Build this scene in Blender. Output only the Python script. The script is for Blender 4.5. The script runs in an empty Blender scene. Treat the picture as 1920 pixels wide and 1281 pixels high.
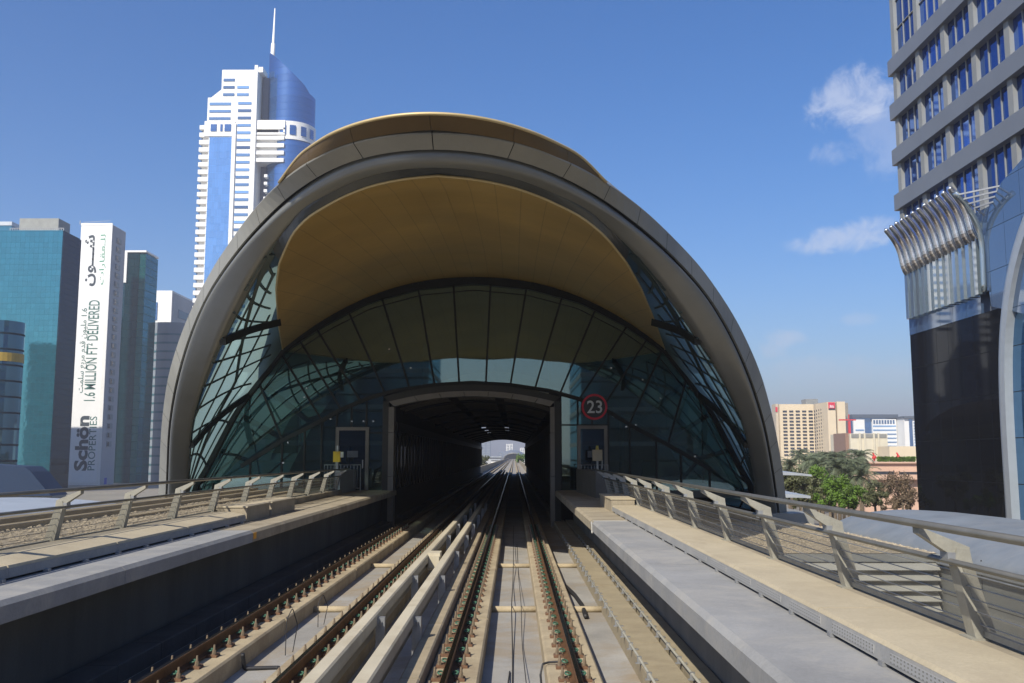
import bpy, bmesh, math, random
from mathutils import Vector, Matrix
random.seed(7)
C = bpy.context.scene.collection
rad = math.radians
PI = math.pi

# ------------------------------------------------------------------ camera geometry
F = 1790.0
H = 2.43                                     # eye above rail top
PITCH = math.atan((856 - 640.5) / F)
YAW = 4.0 / F
RC = Matrix.Rotation(YAW, 3, 'Z') @ Matrix.Rotation(PI / 2 + PITCH, 3, 'X')
def ray(u, v): return RC @ Vector(((u - 960) / F, (640.5 - v) / F, -1))
def PY(u, v, D):                             # photo pixel -> point at forward distance D
    d = ray(u, v); d = d * (D / d.y); return Vector((d.x, d.y, d.z + H))
def PX(u, v, X):
    d = ray(u, v); d = d * (X / d.x); return Vector((d.x, d.y, d.z + H))
X0 = -1.69                                   # symmetry plane of the station

# ------------------------------------------------------------------ materials
def new_mat(name):
    m = bpy.data.materials.new(name); m.use_nodes = True
    nt = m.node_tree
    for n in list(nt.nodes): nt.nodes.remove(n)
    out = nt.nodes.new('ShaderNodeOutputMaterial')
    return m, nt, out
def N(nt, t, **kw):
    n = nt.nodes.new(t)
    for k, v in kw.items(): setattr(n, k, v)
    return n
def L(nt, a, b): nt.links.new(a, b)
def M(name, col, rough=.8, metal=0.0, var=.15, scale=1.5, bump=0.0, bscale=30, spec=.5, streak=None, stain=None, sscale=.6):
    m, nt, out = new_mat(name)
    b = N(nt, 'ShaderNodeBsdfPrincipled')
    b.inputs['Roughness'].default_value = rough
    b.inputs['Metallic'].default_value = metal
    b.inputs['Specular IOR Level'].default_value = spec
    L(nt, b.outputs[0], out.inputs[0])
    tc = N(nt, 'ShaderNodeTexCoord')
    n1 = N(nt, 'ShaderNodeTexNoise'); n1.inputs['Scale'].default_value = scale; n1.inputs['Detail'].default_value = 8
    n1.inputs['Roughness'].default_value = .65
    if streak:
        mp = N(nt, 'ShaderNodeMapping'); mp.inputs['Scale'].default_value = streak
        L(nt, tc.outputs['Object'], mp.inputs[0]); L(nt, mp.outputs[0], n1.inputs[0])
    else:
        L(nt, tc.outputs['Object'], n1.inputs[0])
    mr = N(nt, 'ShaderNodeMapRange'); mr.inputs[1].default_value = .3; mr.inputs[2].default_value = .7
    mr.inputs[3].default_value = 1 - var; mr.inputs[4].default_value = 1 + var
    L(nt, n1.outputs[0], mr.inputs[0])
    mx = N(nt, 'ShaderNodeVectorMath', operation='SCALE')
    mx.inputs[0].default_value = col[:3]
    L(nt, mr.outputs[0], mx.inputs['Scale'])
    last = mx.outputs[0]
    if bump and bscale >= 15:
        ng = N(nt, 'ShaderNodeTexNoise'); ng.inputs['Scale'].default_value = 38; ng.inputs['Detail'].default_value = 5; ng.inputs['Roughness'].default_value = .8
        L(nt, tc.outputs['Object'], ng.inputs[0])
        mg = N(nt, 'ShaderNodeMapRange'); mg.inputs[1].default_value = .3; mg.inputs[2].default_value = .7; mg.inputs[3].default_value = .88; mg.inputs[4].default_value = 1.11
        L(nt, ng.outputs[0], mg.inputs[0])
        mgs = N(nt, 'ShaderNodeVectorMath', operation='SCALE'); L(nt, last, mgs.inputs[0]); L(nt, mg.outputs[0], mgs.inputs['Scale']); last = mgs.outputs[0]
    if stain:
        n2 = N(nt, 'ShaderNodeTexNoise'); n2.inputs['Scale'].default_value = sscale; n2.inputs['Detail'].default_value = 6
        n2.inputs['Roughness'].default_value = .7; n2.inputs['Distortion'].default_value = .6
        L(nt, tc.outputs['Object'], n2.inputs[0])
        m2 = N(nt, 'ShaderNodeMapRange'); m2.inputs[1].default_value = .48; m2.inputs[2].default_value = .66
        m2.inputs[3].default_value = 0; m2.inputs[4].default_value = .75
        L(nt, n2.outputs[0], m2.inputs[0])
        mi = N(nt, 'ShaderNodeMix', data_type='RGBA')
        L(nt, m2.outputs[0], mi.inputs[0]); L(nt, last, mi.inputs[6]); mi.inputs[7].default_value = (*stain, 1)
        last = mi.outputs[2]
    L(nt, last, b.inputs['Base Color'])
    if bump:
        n3 = N(nt, 'ShaderNodeTexNoise'); n3.inputs['Scale'].default_value = bscale; n3.inputs['Detail'].default_value = 4
        L(nt, tc.outputs['Object'], n3.inputs[0])
        bp = N(nt, 'ShaderNodeBump'); bp.inputs['Strength'].default_value = bump; bp.inputs['Distance'].default_value = .02
        L(nt, n3.outputs[0], bp.inputs['Height']); L(nt, bp.outputs[0], b.inputs['Normal'])
    return m
def glass(name, tint, refl=.12, edge=.6, trans=.7, diff=(.05, .08, .08), rough=.02, gtint=(1, 1, 1)):
    """see-through pane: tinted transparency + body colour + mirror reflection that grows at grazing angles"""
    m, nt, out = new_mat(name)
    tr = N(nt, 'ShaderNodeBsdfTransparent'); tr.inputs[0].default_value = (*tint, 1)
    df = N(nt, 'ShaderNodeBsdfDiffuse'); df.inputs[0].default_value = (*diff, 1)
    m1 = N(nt, 'ShaderNodeMixShader'); m1.inputs[0].default_value = trans
    L(nt, df.outputs[0], m1.inputs[1]); L(nt, tr.outputs[0], m1.inputs[2])
    gl = N(nt, 'ShaderNodeBsdfGlossy'); gl.inputs['Roughness'].default_value = rough; gl.inputs[0].default_value = (*gtint, 1)
    lw = N(nt, 'ShaderNodeLayerWeight'); lw.inputs[0].default_value = .5
    pw = N(nt, 'ShaderNodeMath', operation='POWER'); pw.inputs[1].default_value = 4
    L(nt, lw.outputs['Facing'], pw.inputs[0])
    mr = N(nt, 'ShaderNodeMapRange'); mr.inputs[3].default_value = refl; mr.inputs[4].default_value = edge
    L(nt, pw.outputs[0], mr.inputs[0])
    m2 = N(nt, 'ShaderNodeMixShader'); L(nt, mr.outputs[0], m2.inputs[0])
    L(nt, m1.outputs[0], m2.inputs[1]); L(nt, gl.outputs[0], m2.inputs[2]); L(nt, m2.outputs[0], out.inputs[0])
    return m
def mirror_glass(name, body, refl=.3, edge=.8, gtint=(1, 1, 1), rough=.03, grid=None, lines=(.02, .02, .02), wav=0.0, rnd=False):
    """opaque facade glass: body colour under a mirror reflection; optional fine joint grid (a pattern of the panes)"""
    m, nt, out = new_mat(name)
    tc = N(nt, 'ShaderNodeTexCoord')
    df = N(nt, 'ShaderNodeBsdfDiffuse'); df.inputs[0].default_value = (*body, 1)
    gl = N(nt, 'ShaderNodeBsdfGlossy'); gl.inputs['Roughness'].default_value = rough; gl.inputs[0].default_value = (*gtint, 1)
    lw = N(nt, 'ShaderNodeLayerWeight'); lw.inputs[0].default_value = .5
    pw = N(nt, 'ShaderNodeMath', operation='POWER'); pw.inputs[1].default_value = 4
    L(nt, lw.outputs['Facing'], pw.inputs[0])
    mr = N(nt, 'ShaderNodeMapRange'); mr.inputs[3].default_value = refl; mr.inputs[4].default_value = edge
    L(nt, pw.outputs[0], mr.inputs[0])
    m2 = N(nt, 'ShaderNodeMixShader'); L(nt, mr.outputs[0], m2.inputs[0])
    L(nt, df.outputs[0], m2.inputs[1]); L(nt, gl.outputs[0], m2.inputs[2])
    last = m2.outputs[0]
    if rnd or grid:                          # panes differ a little from one another
        if rnd:
            oi = N(nt, 'ShaderNodeObjectInfo'); rv = oi.outputs['Random']
        else:
            sp_ = N(nt, 'ShaderNodeVectorMath', operation='DIVIDE'); sp_.inputs[1].default_value = [dict((a, p) for a, p, _ in grid).get(a, 1000.0) for a in 'XYZ']
            L(nt, tc.outputs['Object'], sp_.inputs[0]); fl_ = N(nt, 'ShaderNodeVectorMath', operation='FLOOR'); L(nt, sp_.outputs[0], fl_.inputs[0])
            wn = N(nt, 'ShaderNodeTexWhiteNoise'); L(nt, fl_.outputs[0], wn.inputs['Vector']); rv = wn.outputs['Value']
        for tgt, cc, lo, hi in ((gl.inputs[0], gtint,   .72 if rnd else .94, 1.1 if rnd else 1.05), (df.inputs[0], body, .4 if rnd else .88, 2.2 if rnd else 1.12)):
            mr2 = N(nt, 'ShaderNodeMapRange'); mr2.inputs[3].default_value = lo; mr2.inputs[4].default_value = hi; L(nt, rv, mr2.inputs[0])
            s2 = N(nt, 'ShaderNodeVectorMath', operation='SCALE'); s2.inputs[0].default_value = cc; L(nt, mr2.outputs[0], s2.inputs['Scale']); L(nt, s2.outputs[0], tgt)
    if wav:
        nz = N(nt, 'ShaderNodeTexNoise'); nz.inputs['Scale'].default_value = .35; nz.inputs['Detail'].default_value = 2
        L(nt, tc.outputs['Object'], nz.inputs[0])
        bp = N(nt, 'ShaderNodeBump'); bp.inputs['Strength'].default_value = wav; bp.inputs['Distance'].default_value = .3
        L(nt, nz.outputs[0], bp.inputs['Height']); L(nt, bp.outputs[0], gl.inputs['Normal'])
    if grid:
        sx = N(nt, 'ShaderNodeSeparateXYZ'); L(nt, tc.outputs['Object'], sx.inputs[0])
        facs = []
        for axis, per, wid in grid:
            dv = N(nt, 'ShaderNodeMath', operation='DIVIDE'); dv.inputs[1].default_value = per
            L(nt, sx.outputs[axis], dv.inputs[0])
            fr = N(nt, 'ShaderNodeMath', operation='FRACT'); L(nt, dv.outputs[0], fr.inputs[0])
            lt = N(nt, 'ShaderNodeMath', operation='LESS_THAN'); lt.inputs[1].default_value = wid / per
            L(nt, fr.outputs[0], lt.inputs[0]); facs.append(lt.outputs[0])
        f = facs[0]
        for g in facs[1:]:
            mxn = N(nt, 'ShaderNodeMath', operation='MAXIMUM'); L(nt, f, mxn.inputs[0]); L(nt, g, mxn.inputs[1]); f = mxn.outputs[0]
        dl = N(nt, 'ShaderNodeBsdfDiffuse'); dl.inputs[0].default_value = (*lines, 1)
        m3 = N(nt, 'ShaderNodeMixShader'); L(nt, f, m3.inputs[0]); L(nt, last, m3.inputs[1]); L(nt, dl.outputs[0], m3.inputs[2])
        last = m3.outputs[0]
    L(nt, last, out.inputs[0])
    return m

concrete = M('sandy_concrete', (.31, .265, .19), .9, var=.22, scale=1.2, bump=.25, bscale=25, stain=(.21, .175, .12), sscale=.9)
concrete_light = M('cream_plinth', (.36, .295, .19), .9, var=.2, scale=2.0, bump=.25, bscale=30, stain=(.24, .185, .115), sscale=1.1)
concrete_duct = M('cream_duct', (.42, .36, .25), .85, var=.10, scale=.7, bump=.15, bscale=20, stain=(.345, .29, .20), sscale=.9)
concrete_grey = M('grey_deck_paint', (.25, .25, .245), .8, var=.16, scale=.9, bump=.15, bscale=25, stain=(.33, .315, .285), sscale=1.3)
concrete_floor = M('dusty_floor', (.27, .26, .24), .9, var=.22, scale=.8, bump=.2, bscale=20, stain=(.25, .19, .115), sscale=.45)
concrete_dark = M('parapet_concrete', (.085, .088, .08), .9, var=.25, scale=.8, bump=.2, bscale=15, streak=(1, 1, .25))  # colour set low to deepen the shade on the parapet wall
lid_mat = M('lid_concrete', (.29, .245, .165), .9, var=.15, scale=1.6, bump=.2, bscale=25, stain=(.22, .18, .12), sscale=.8)
beam_mat = M('cover_cream', (.47, .42, .31), .7, var=.14, scale=1.6, streak=(1, .15, 1), stain=(.36, .305, .21), sscale=.7)
rust = M('rust_steel', (.105, .05, .02), .75, .2, var=.4, scale=9, bump=.2)
rustplate = M('rust_plate', (.135, .072, .04), .85, 0, var=.4, scale=14, bump=.3)
railtop = M('polished_rail', (.36, .32, .28), .22, 1, var=.15, scale=4, streak=(6, .2, 1))
bolt_mat = M('dusty_bolt', (.20, .155, .105), .7, .3, var=.3, scale=20)
clip_green = M('green_clip', (.055, .14, .09), .55, 0, var=.3, scale=20)
cable_mat = M('black_cable', (.02, .02, .022), .6, var=.3)
steel_post = M('grey_beige_post', (.29, .28, .235), .55, .15, var=.15, scale=5, bump=.05)
steel_rail = M('handrail_steel', (.21, .20, .17), .38, .7, var=.15, scale=3)
galv = M('galvanised', (.33, .34, .35), .45, .6, var=.2, scale=6)
champagne = M('champagne_metal', (.27, .265, .235), .55, .2, var=.12, scale=.5, streak=(1, 1, .5), bump=.02, bscale=3)
champ_lip = M('champagne_lip', (.205, .208, .195), .38, .25, var=.08, scale=.6)
dark_gap = M('black_gap', (.012, .013, .014), .9, var=.2)
gold_trim = M('gold_trim', (.55, .43, .22), .5, .3, var=.1)
frame_dark = M('dark_mullion', (.008, .011, .011), .6, .1, var=.2)
frame_steel = M('teal_steel_tube', (.05, .075, .075), .45, .3, var=.2, scale=3)
portal_dark = M('portal_panel', (.035, .036, .034), .5, .3, var=.12)
portal_light = M('portal_trim', (.19, .178, .16), .5, .3, var=.12)
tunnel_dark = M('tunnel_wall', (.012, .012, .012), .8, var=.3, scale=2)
tunnel_rib = M('tunnel_slat', (.14, .125, .095), .6, .2, var=.2)
white_paint = M('white_cladding', (.78, .77, .74), .6, var=.05, scale=.2)
white_roof = M('pale_roof', (.44, .47, .50), .45, .35, var=.12, scale=.4, stain=(.36, .38, .41), sscale=.3)
steel_roof = M('dusty_metal_roof', (.20, .225, .25), .55, .2, var=.16, scale=.8, stain=(.26, .27, .28), sscale=.7)
grey_wall = M('grey_cladding', (.24, .25, .24), .6, .2, var=.14, scale=.6)
tower_grey = M('grey_spandrel', (.20, .215, .24), .45, .35, var=.06, scale=.3)
tower_pier = M('pier_stone', (.235, .245, .245), .6, .1, var=.08, scale=.5)
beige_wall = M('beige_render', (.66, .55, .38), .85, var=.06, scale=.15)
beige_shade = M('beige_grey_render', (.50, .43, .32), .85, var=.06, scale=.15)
pink_wall = M('pink_render', (.56, .37, .27), .85, var=.1, scale=.3)
cream_wall = M('cream_render', (.60, .55, .42), .85, var=.08, scale=.2)
win_dark = M('dark_window', (.03, .035, .045), .15, .1, var=.2)
silver = M('polished_silver', (.74, .75, .76), .16, .95, var=.10, scale=3, bump=.25, bscale=2.5)
sand = M('sandy_ground', (.20, .178, .142), .95, var=.25, scale=.05)
asphalt = M('asphalt', (.07, .07, .072), .9, var=.2, scale=.5)
yellow = M('yellow_paint', (.62, .40, .01), .5, var=.08)
orange = M('orange_paint', (.75, .33, .02), .6, var=.1)
red_paint = M('red_paint', (.55, .03, .03), .5, var=.08)
red_sign = M('sign_red', (.60, .015, .045), .45, var=.03)
sign_black = M('sign_black', (.015, .016, .02), .35, var=.05)
sign_white = M('sign_white', (.80, .80, .80), .5, var=.03)
letter_dark = M('letter_slate', (.035, .05, .065), .7, var=.05)
letter_green = M('letter_green', (.06, .30, .17), .7, var=.05)
letter_teal = M('letter_teal', (.05, .14, .12), .7, var=.05)
trunk_mat = M('bark', (.13, .10, .07), .95, var=.3, scale=6, bump=.5, bscale=20)
def gold_mat():
    m, nt, out = new_mat('gold_soffit_boards')
    b = N(nt, 'ShaderNodeBsdfPrincipled'); b.inputs['Roughness'].default_value = .38; b.inputs['Metallic'].default_value = .30
    tc = N(nt, 'ShaderNodeTexCoord'); mp = N(nt, 'ShaderNodeMapping'); mp.inputs['Rotation'].default_value = (0, 0, PI / 2)
    L(nt, tc.outputs['Object'], mp.inputs[0])
    br = N(nt, 'ShaderNodeTexBrick'); br.inputs['Scale'].default_value = 1
    br.inputs['Brick Width'].default_value = 5.2; br.inputs['Row Height'].default_value = .62; br.inputs['Mortar Size'].default_value = .012
    br.offset = .37
    br.inputs['Color1'].default_value = (.47, .30, .080, 1); br.inputs['Color2'].default_value = (.49, .318, .088, 1); br.inputs['Mortar'].default_value = (.33, .205, .053, 1)
    L(nt, mp.outputs[0], br.inputs['Vector'])
    nz = N(nt, 'ShaderNodeTexNoise'); nz.inputs['Scale'].default_value = .35; nz.inputs['Detail'].default_value = 6
    L(nt, tc.outputs['Object'], nz.inputs[0])
    mr = N(nt, 'ShaderNodeMapRange'); mr.inputs[1].default_value = .3; mr.inputs[2].default_value = .7; mr.inputs[3].default_value = .82; mr.inputs[4].default_value = 1.15
    L(nt, nz.outputs[0], mr.inputs[0])
    sc = N(nt, 'ShaderNodeVectorMath', operation='SCALE'); L(nt, br.outputs[0], sc.inputs[0]); L(nt, mr.outputs[0], sc.inputs['Scale'])
    L(nt, sc.outputs[0], b.inputs['Base Color']); L(nt, b.outputs[0], out.inputs[0])
    return m
gold = gold_mat()
gold_roof = M('gold_roof_panel', (.125, .082, .036), .5, .3, var=.14, scale=.5)
end_glass = glass('end_wall_glass', (.21, .38, .365), refl=.20, edge=.7, trans=.56, diff=(.008, .018, .017), gtint=(.62, .86, .84))
def fritted(name, col, tcol, trans=.25):
    m, nt, out = new_mat(name)
    tl = N(nt, 'ShaderNodeBsdfTranslucent'); tl.inputs[0].default_value = (*col, 1)
    df = N(nt, 'ShaderNodeBsdfDiffuse'); df.inputs[0].default_value = (*[c * .35 for c in col], 1)
    a = N(nt, 'ShaderNodeMixShader'); a.inputs[0].default_value = .35; L(nt, tl.outputs[0], a.inputs[1]); L(nt, df.outputs[0], a.inputs[2])
    tr = N(nt, 'ShaderNodeBsdfTransparent'); tr.inputs[0].default_value = (*tcol, 1)
    b = N(nt, 'ShaderNodeMixShader'); b.inputs[0].default_value = trans; L(nt, a.outputs[0], b.inputs[1]); L(nt, tr.outputs[0], b.inputs[2])
    gl = N(nt, 'ShaderNodeBsdfGlossy'); gl.inputs['Roughness'].default_value = .06; gl.inputs[0].default_value = (.7, .9, .9, 1)
    c = N(nt, 'ShaderNodeMixShader'); c.inputs[0].default_value = .07; L(nt, b.outputs[0], c.inputs[1]); L(nt, gl.outputs[0], c.inputs[2]); L(nt, c.outputs[0], out.inputs[0]); return m
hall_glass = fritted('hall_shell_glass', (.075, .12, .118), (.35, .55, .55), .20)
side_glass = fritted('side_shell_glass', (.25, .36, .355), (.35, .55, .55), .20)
mesh_panel = glass('woven_mesh_panel', (.86, .85, .82), refl=.02, edge=.12, trans=.66, diff=(.27, .255, .22), rough=.5)
teal_glass = mirror_glass('teal_facade', (.006, .075, .095), refl=.40, gtint=(.17, .52, .62), grid=[('X', 1.5, .05), ('Z', 1.8, .06)], lines=(.006, .06, .078), wav=.02)
navy_glass = mirror_glass('navy_facade', (.003, .010, .020), refl=.07, edge=.16, gtint=(.25, .45, .65), grid=[('Y', 1.5, .05), ('Z', 1.8, .08)], lines=(.004, .012, .02))
fin_glass = mirror_glass('green_teal_facade', (.005, .055, .06), refl=.22, gtint=(.2, .6, .6), grid=[('X', 2.0, .1), ('Z', 3.4, .3)], lines=(.01, .09, .09))
sky_glass = mirror_glass('sky_blue_facade', (.06, .17, .42), refl=.45, gtint=(.55, .78, 1.0), rough=.08, grid=[('Z', 3.6, .12), ('X', 1.6, .06)], lines=(.07, .2, .45))
deep_glass = mirror_glass('deep_blue_facade', (.015, .055, .16), refl=.45, gtint=(.36, .56, .84), rough=.12, grid=[('Z', 3.6, .15)], lines=(.02, .07, .2))
win_blue = mirror_glass('blue_window', (.004, .016, .075), refl=.35, gtint=(.25, .42, .9), rnd=True)
black_glass = mirror_glass('black_facade', (.005, .0055, .007), refl=.045, edge=.25, gtint=(.6, .65, .75), grid=[('Y', 2.2, .05), ('Z', 3.3, .06)], lines=(.012, .014, .018))  # near-black body stands in for the reflection of a dark building
pale_glass = mirror_glass('pale_fin_glass', (.11, .14, .155), refl=.38, gtint=(.9, .95, 1))
slate_glass = mirror_glass('slate_panel_glass', (.05, .085, .15), refl=.25, gtint=(.7, .8, .95), grid=[('Y', 2.4, .04), ('Z', 3.2, .05)], lines=(.03, .05, .08))
navy_round = mirror_glass('navy_round_facade', (.008, .03, .05), refl=.16, gtint=(.3, .6, .8), grid=[('Z', 3.3, .4)], lines=(.01, .02, .03))
haze_tower = M('far_blue_tower', (.16, .20, .26), .5, var=.05, scale=.05)
black_inside = M('dark_interior', (.02, .024, .026), .8, var=.3, scale=.7)

# ------------------------------------------------------------------ mesh builder
class MB:
    def __init__(s): s.v = []; s.f = []
    def add(s, vs, fs):
        o = len(s.v); s.v += [tuple(p) for p in vs]; s.f += [tuple(i + o for i in f) for f in fs]; return s
    def quad(s, *p): return s.add(p, [tuple(range(len(p)))])
    def box(s, x0, x1, y0, y1, z0, z1):
        x0, x1 = sorted((x0, x1)); y0, y1 = sorted((y0, y1)); z0, z1 = sorted((z0, z1))
        vs = [(x, y, z) for z in (z0, z1) for y in (y0, y1) for x in (x0, x1)]
        return s.add(vs, [(0, 2, 3, 1), (4, 5, 7, 6), (0, 1, 5, 4), (2, 6, 7, 3), (0, 4, 6, 2), (1, 3, 7, 5)])
    def prism(s, poly, a, b, axis='y'):      # polygon swept along an axis
        n = len(poly)
        def mk(p, t):
            if axis == 'y': return (p[0], t, p[1])
            if axis == 'x': return (t, p[0], p[1])
            return (p[0], p[1], t)
        vs = [mk(p, a) for p in poly] + [mk(p, b) for p in poly]
        fs = [(i, (i + 1) % n, n + (i + 1) % n, n + i) for i in range(n)]
        return s.add(vs, fs + [tuple(range(n - 1, -1, -1)), tuple(range(n, 2 * n))])
    def cbox(s, x0, x1, y0, y1, z0, z1, c=.015): # long box along y with chamfered top edges
        return s.prism([(x0, z0), (x1, z0), (x1, z1 - c), (x1 - c, z1), (x0 + c, z1), (x0, z1 - c)], y0, y1)
    def bar(s, p, q, w, h, up=(0, 0, 1)):
        p = Vector(p); q = Vector(q); d = (q - p).normalized(); u = Vector(up)
        if abs(d.dot(u)) > .98: u = Vector((0, 1, 0))
        r = d.cross(u).normalized() * (w / 2); t = r.cross(d).normalized() * (h / 2)
        vs = [e + a + b for e in (p, q) for a, b in ((-r, -t), (r, -t), (r, t), (-r, t))]
        return s.add(vs, [(3, 2, 1, 0), (4, 5, 6, 7)] + [(i, (i + 1) % 4, 4 + (i + 1) % 4, 4 + i) for i in range(4)])
    def tube(s, pts, r, n=8, r2=None, cap=True):
        pts = [Vector(p) for p in pts]; m = len(pts); vs = []; ref = Vector((0, 0, 1))
        for i, p in enumerate(pts):
            d = (pts[min(i + 1, m - 1)] - pts[max(i - 1, 0)]).normalized()
            a = d.cross(ref if abs(d.z) < .95 else Vector((1, 0, 0))).normalized(); b = a.cross(d)
            rr = r if r2 is None else r + (r2 - r) * i / (m - 1)
            vs += [p + (a * math.cos(2 * PI * k / n) + b * math.sin(2 * PI * k / n)) * rr for k in range(n)]
        fs = [(i * n + k, i * n + (k + 1) % n, (i + 1) * n + (k + 1) % n, (i + 1) * n + k) for i in range(m - 1) for k in range(n)]
        if cap: fs += [tuple(range(n - 1, -1, -1)), tuple(range((m - 1) * n, m * n))]
        return s.add(vs, fs)
    def cyl(s, x, y, z0, z1, r, n=10, r2=None): return s.tube([(x, y, z0), (x, y, z1)], r, n, r2)
    def grid(s, R):
        n = len(R[0]); vs = [p for r in R for p in r]
        return s.add(vs, [(i * n + j, i * n + j + 1, (i + 1) * n + j + 1, (i + 1) * n + j) for i in range(len(R) - 1) for j in range(n - 1)])
    def build(s, name, mat, parent=None, origin=None, smooth=False, recalc=True):
        o0 = Vector(origin) if origin is not None else (parent_loc(parent) if parent else Vector((0, 0, 0)))
        me = bpy.data.meshes.new(name)
        me.from_pydata([tuple(Vector(p) - o0) for p in s.v], [], s.f); me.update()
        if recalc:
            bm = bmesh.new(); bm.from_mesh(me); bmesh.ops.recalc_face_normals(bm, faces=bm.faces); bm.to_mesh(me); bm.free()
        if smooth:
            for p in me.polygons: p.use_smooth = True
        if mat: me.materials.append(mat)
        o = bpy.data.objects.new(name, me); C.objects.link(o)
        if parent: o.parent = parent
        else: o.location = o0
        return o
def parent_loc(o):
    v = Vector(o.location)
    while o.parent: o = o.parent; v += o.location
    return v
def tag(o, label, cat, group=None):
    o['label'] = label; o['category'] = cat
    if group: o['group'] = group
    return o
def struct(o): o['kind'] = 'structure'; return o
def thing(name, label, cat, loc, group=None):
    o = bpy.data.objects.new(name, None); C.objects.link(o); o.location = loc; o.empty_display_size = .3
    return tag(o, label, cat, group)
def copy_part(o, parent, loc=None):
    c = o.copy(); C.objects.link(c); c.parent = parent
    if loc is not None: c.location = loc
    return c
def copy_tree(o, loc, label=None, group=None):
    r = o.copy(); C.objects.link(r); r.location = loc
    if label: r['label'] = label
    if group: r['group'] = group
    for ch in list(o.children):
        c = ch.copy(); C.objects.link(c); c.parent = r
        for g in ch.children:
            d = g.copy(); C.objects.link(d); d.parent = c
    return r
def lerp(a, b, t): return a + (b - a) * t
def interp(tab, x):                          # tab sorted by first item
    if x <= tab[0][0]: return tab[0][1]
    for (a, p), (b, q) in zip(tab, tab[1:]):
        if x <= b: return p + (q - p) * (x - a) / (b - a)
    return tab[-1][1]
def resample(pts, n):
    pts = [Vector(p) for p in pts]; s = [0]
    for a, b in zip(pts, pts[1:]): s.append(s[-1] + (b - a).length)
    out = []; k = 0
    for i in range(n):
        t = s[-1] * i / (n - 1)
        while k < len(pts) - 2 and s[k + 1] < t: k += 1
        q = (t - s[k]) / max(1e-9, s[k + 1] - s[k]); out.append(pts[k].lerp(pts[k + 1], min(1, max(0, q))))
    return out
def smooth_pts(pts, it=2):
    pts = [Vector(p) for p in pts]
    for _ in range(it):
        q = pts[:]
        for i in range(1, len(pts) - 1): q[i] = pts[i - 1] * .25 + pts[i] * .5 + pts[i + 1] * .25
        pts = q
    return pts

# ------------------------------------------------------------------ world, sun, camera
SUN = Vector((-.58, -1.0, 1.0)).normalized()      # direction towards the sun
EL = math.asin(SUN.z); AZ = math.atan2(SUN.x, SUN.y)
w = bpy.data.worlds.new('World'); bpy.context.scene.world = w; w.use_nodes = True
nt = w.node_tree
for n in list(nt.nodes): nt.nodes.remove(n)
out = N(nt, 'ShaderNodeOutputWorld'); bg = N(nt, 'ShaderNodeBackground'); bg.inputs[1].default_value = .11
sky = N(nt, 'ShaderNodeTexSky', sky_type='NISHITA'); sky.sun_disc = False
sky.sun_elevation = EL; sky.sun_rotation = AZ; sky.air_density = 1.0; sky.dust_density = .8; sky.ozone_density = 5.0; sky.altitude = 0
tcw = N(nt, 'ShaderNodeTexCoord')
hs = N(nt, 'ShaderNodeHueSaturation'); hs.inputs['Hue'].default_value = .507; hs.inputs['Saturation'].default_value = 1.32; L(nt, sky.outputs[0], hs.inputs['Color'])
last = hs.outputs[0]
nz = N(nt, 'ShaderNodeTexNoise'); nz.inputs['Scale'].default_value = 30; nz.inputs['Detail'].default_value = 12; nz.inputs['Roughness'].default_value = .68; nz.inputs['Distortion'].default_value = .5
L(nt, tcw.outputs['Generated'], nz.inputs[0])
def cloud(u, v, wa, hb, amt, tilt=0):
    global last
    c = ray(u, v).normalized(); r = Vector((c.y, -c.x, 0)).normalized(); up = r.cross(c).normalized()
    r, up = r * math.cos(tilt) + up * math.sin(tilt), up * math.cos(tilt) - r * math.sin(tilt)
    qs = []
    for ax, size in ((r, wa / F), (up, hb / F)):
        d = N(nt, 'ShaderNodeVectorMath', operation='DOT_PRODUCT'); d.inputs[1].default_value = ax / size
        L(nt, tcw.outputs['Generated'], d.inputs[0])
        sb = N(nt, 'ShaderNodeMath', operation='SUBTRACT'); sb.inputs[1].default_value = c.dot(ax / size); L(nt, d.outputs['Value'], sb.inputs[0])
        p = N(nt, 'ShaderNodeMath', operation='POWER'); p.inputs[1].default_value = 2
        ab = N(nt, 'ShaderNodeMath', operation='ABSOLUTE'); L(nt, sb.outputs[0], ab.inputs[0]); L(nt, ab.outputs[0], p.inputs[0]); qs.append(p.outputs[0])
    ad = N(nt, 'ShaderNodeMath', operation='ADD'); L(nt, qs[0], ad.inputs[0]); L(nt, qs[1], ad.inputs[1])
    nm = N(nt, 'ShaderNodeMapRange'); nm.inputs[1].default_value = .25; nm.inputs[2].default_value = .75; nm.inputs[3].default_value = .95; nm.inputs[4].default_value = -.75
    L(nt, nz.outputs[0], nm.inputs[0])
    a2 = N(nt, 'ShaderNodeMath', operation='ADD'); L(nt, ad.outputs[0], a2.inputs[0]); L(nt, nm.outputs[0], a2.inputs[1])
    mr = N(nt, 'ShaderNodeMapRange'); mr.interpolation_type = 'SMOOTHSTEP'
    mr.inputs[1].default_value = 1.15; mr.inputs[2].default_value = .0; mr.inputs[3].default_value = 0; mr.inputs[4].default_value = amt
    L(nt, a2.outputs[0], mr.inputs[0])
    mi = N(nt, 'ShaderNodeMix', data_type='RGBA'); L(nt, mr.outputs[0], mi.inputs[0]); L(nt, last, mi.inputs[6]); mi.inputs[7].default_value = (5.4, 5.8, 6.8, 1)
    last = mi.outputs[2]
for args in ((1606, 180, 82, 50, .55, .3), (1655, 262, 60, 70, .26, 0), (1568, 288, 45, 24, .24, 0), (1590, 443, 118, 30, .52, .12),
             (1468, 632, 40, 20, .42, 0), (1560, 700, 150, 36, .22, 0), (1615, 598, 40, 14, .22, 0), (1445, 655, 30, 20, .3, 0)):
    cloud(*args)
L(nt, last, bg.inputs[0]); L(nt, bg.outputs[0], out.inputs[0])
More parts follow.
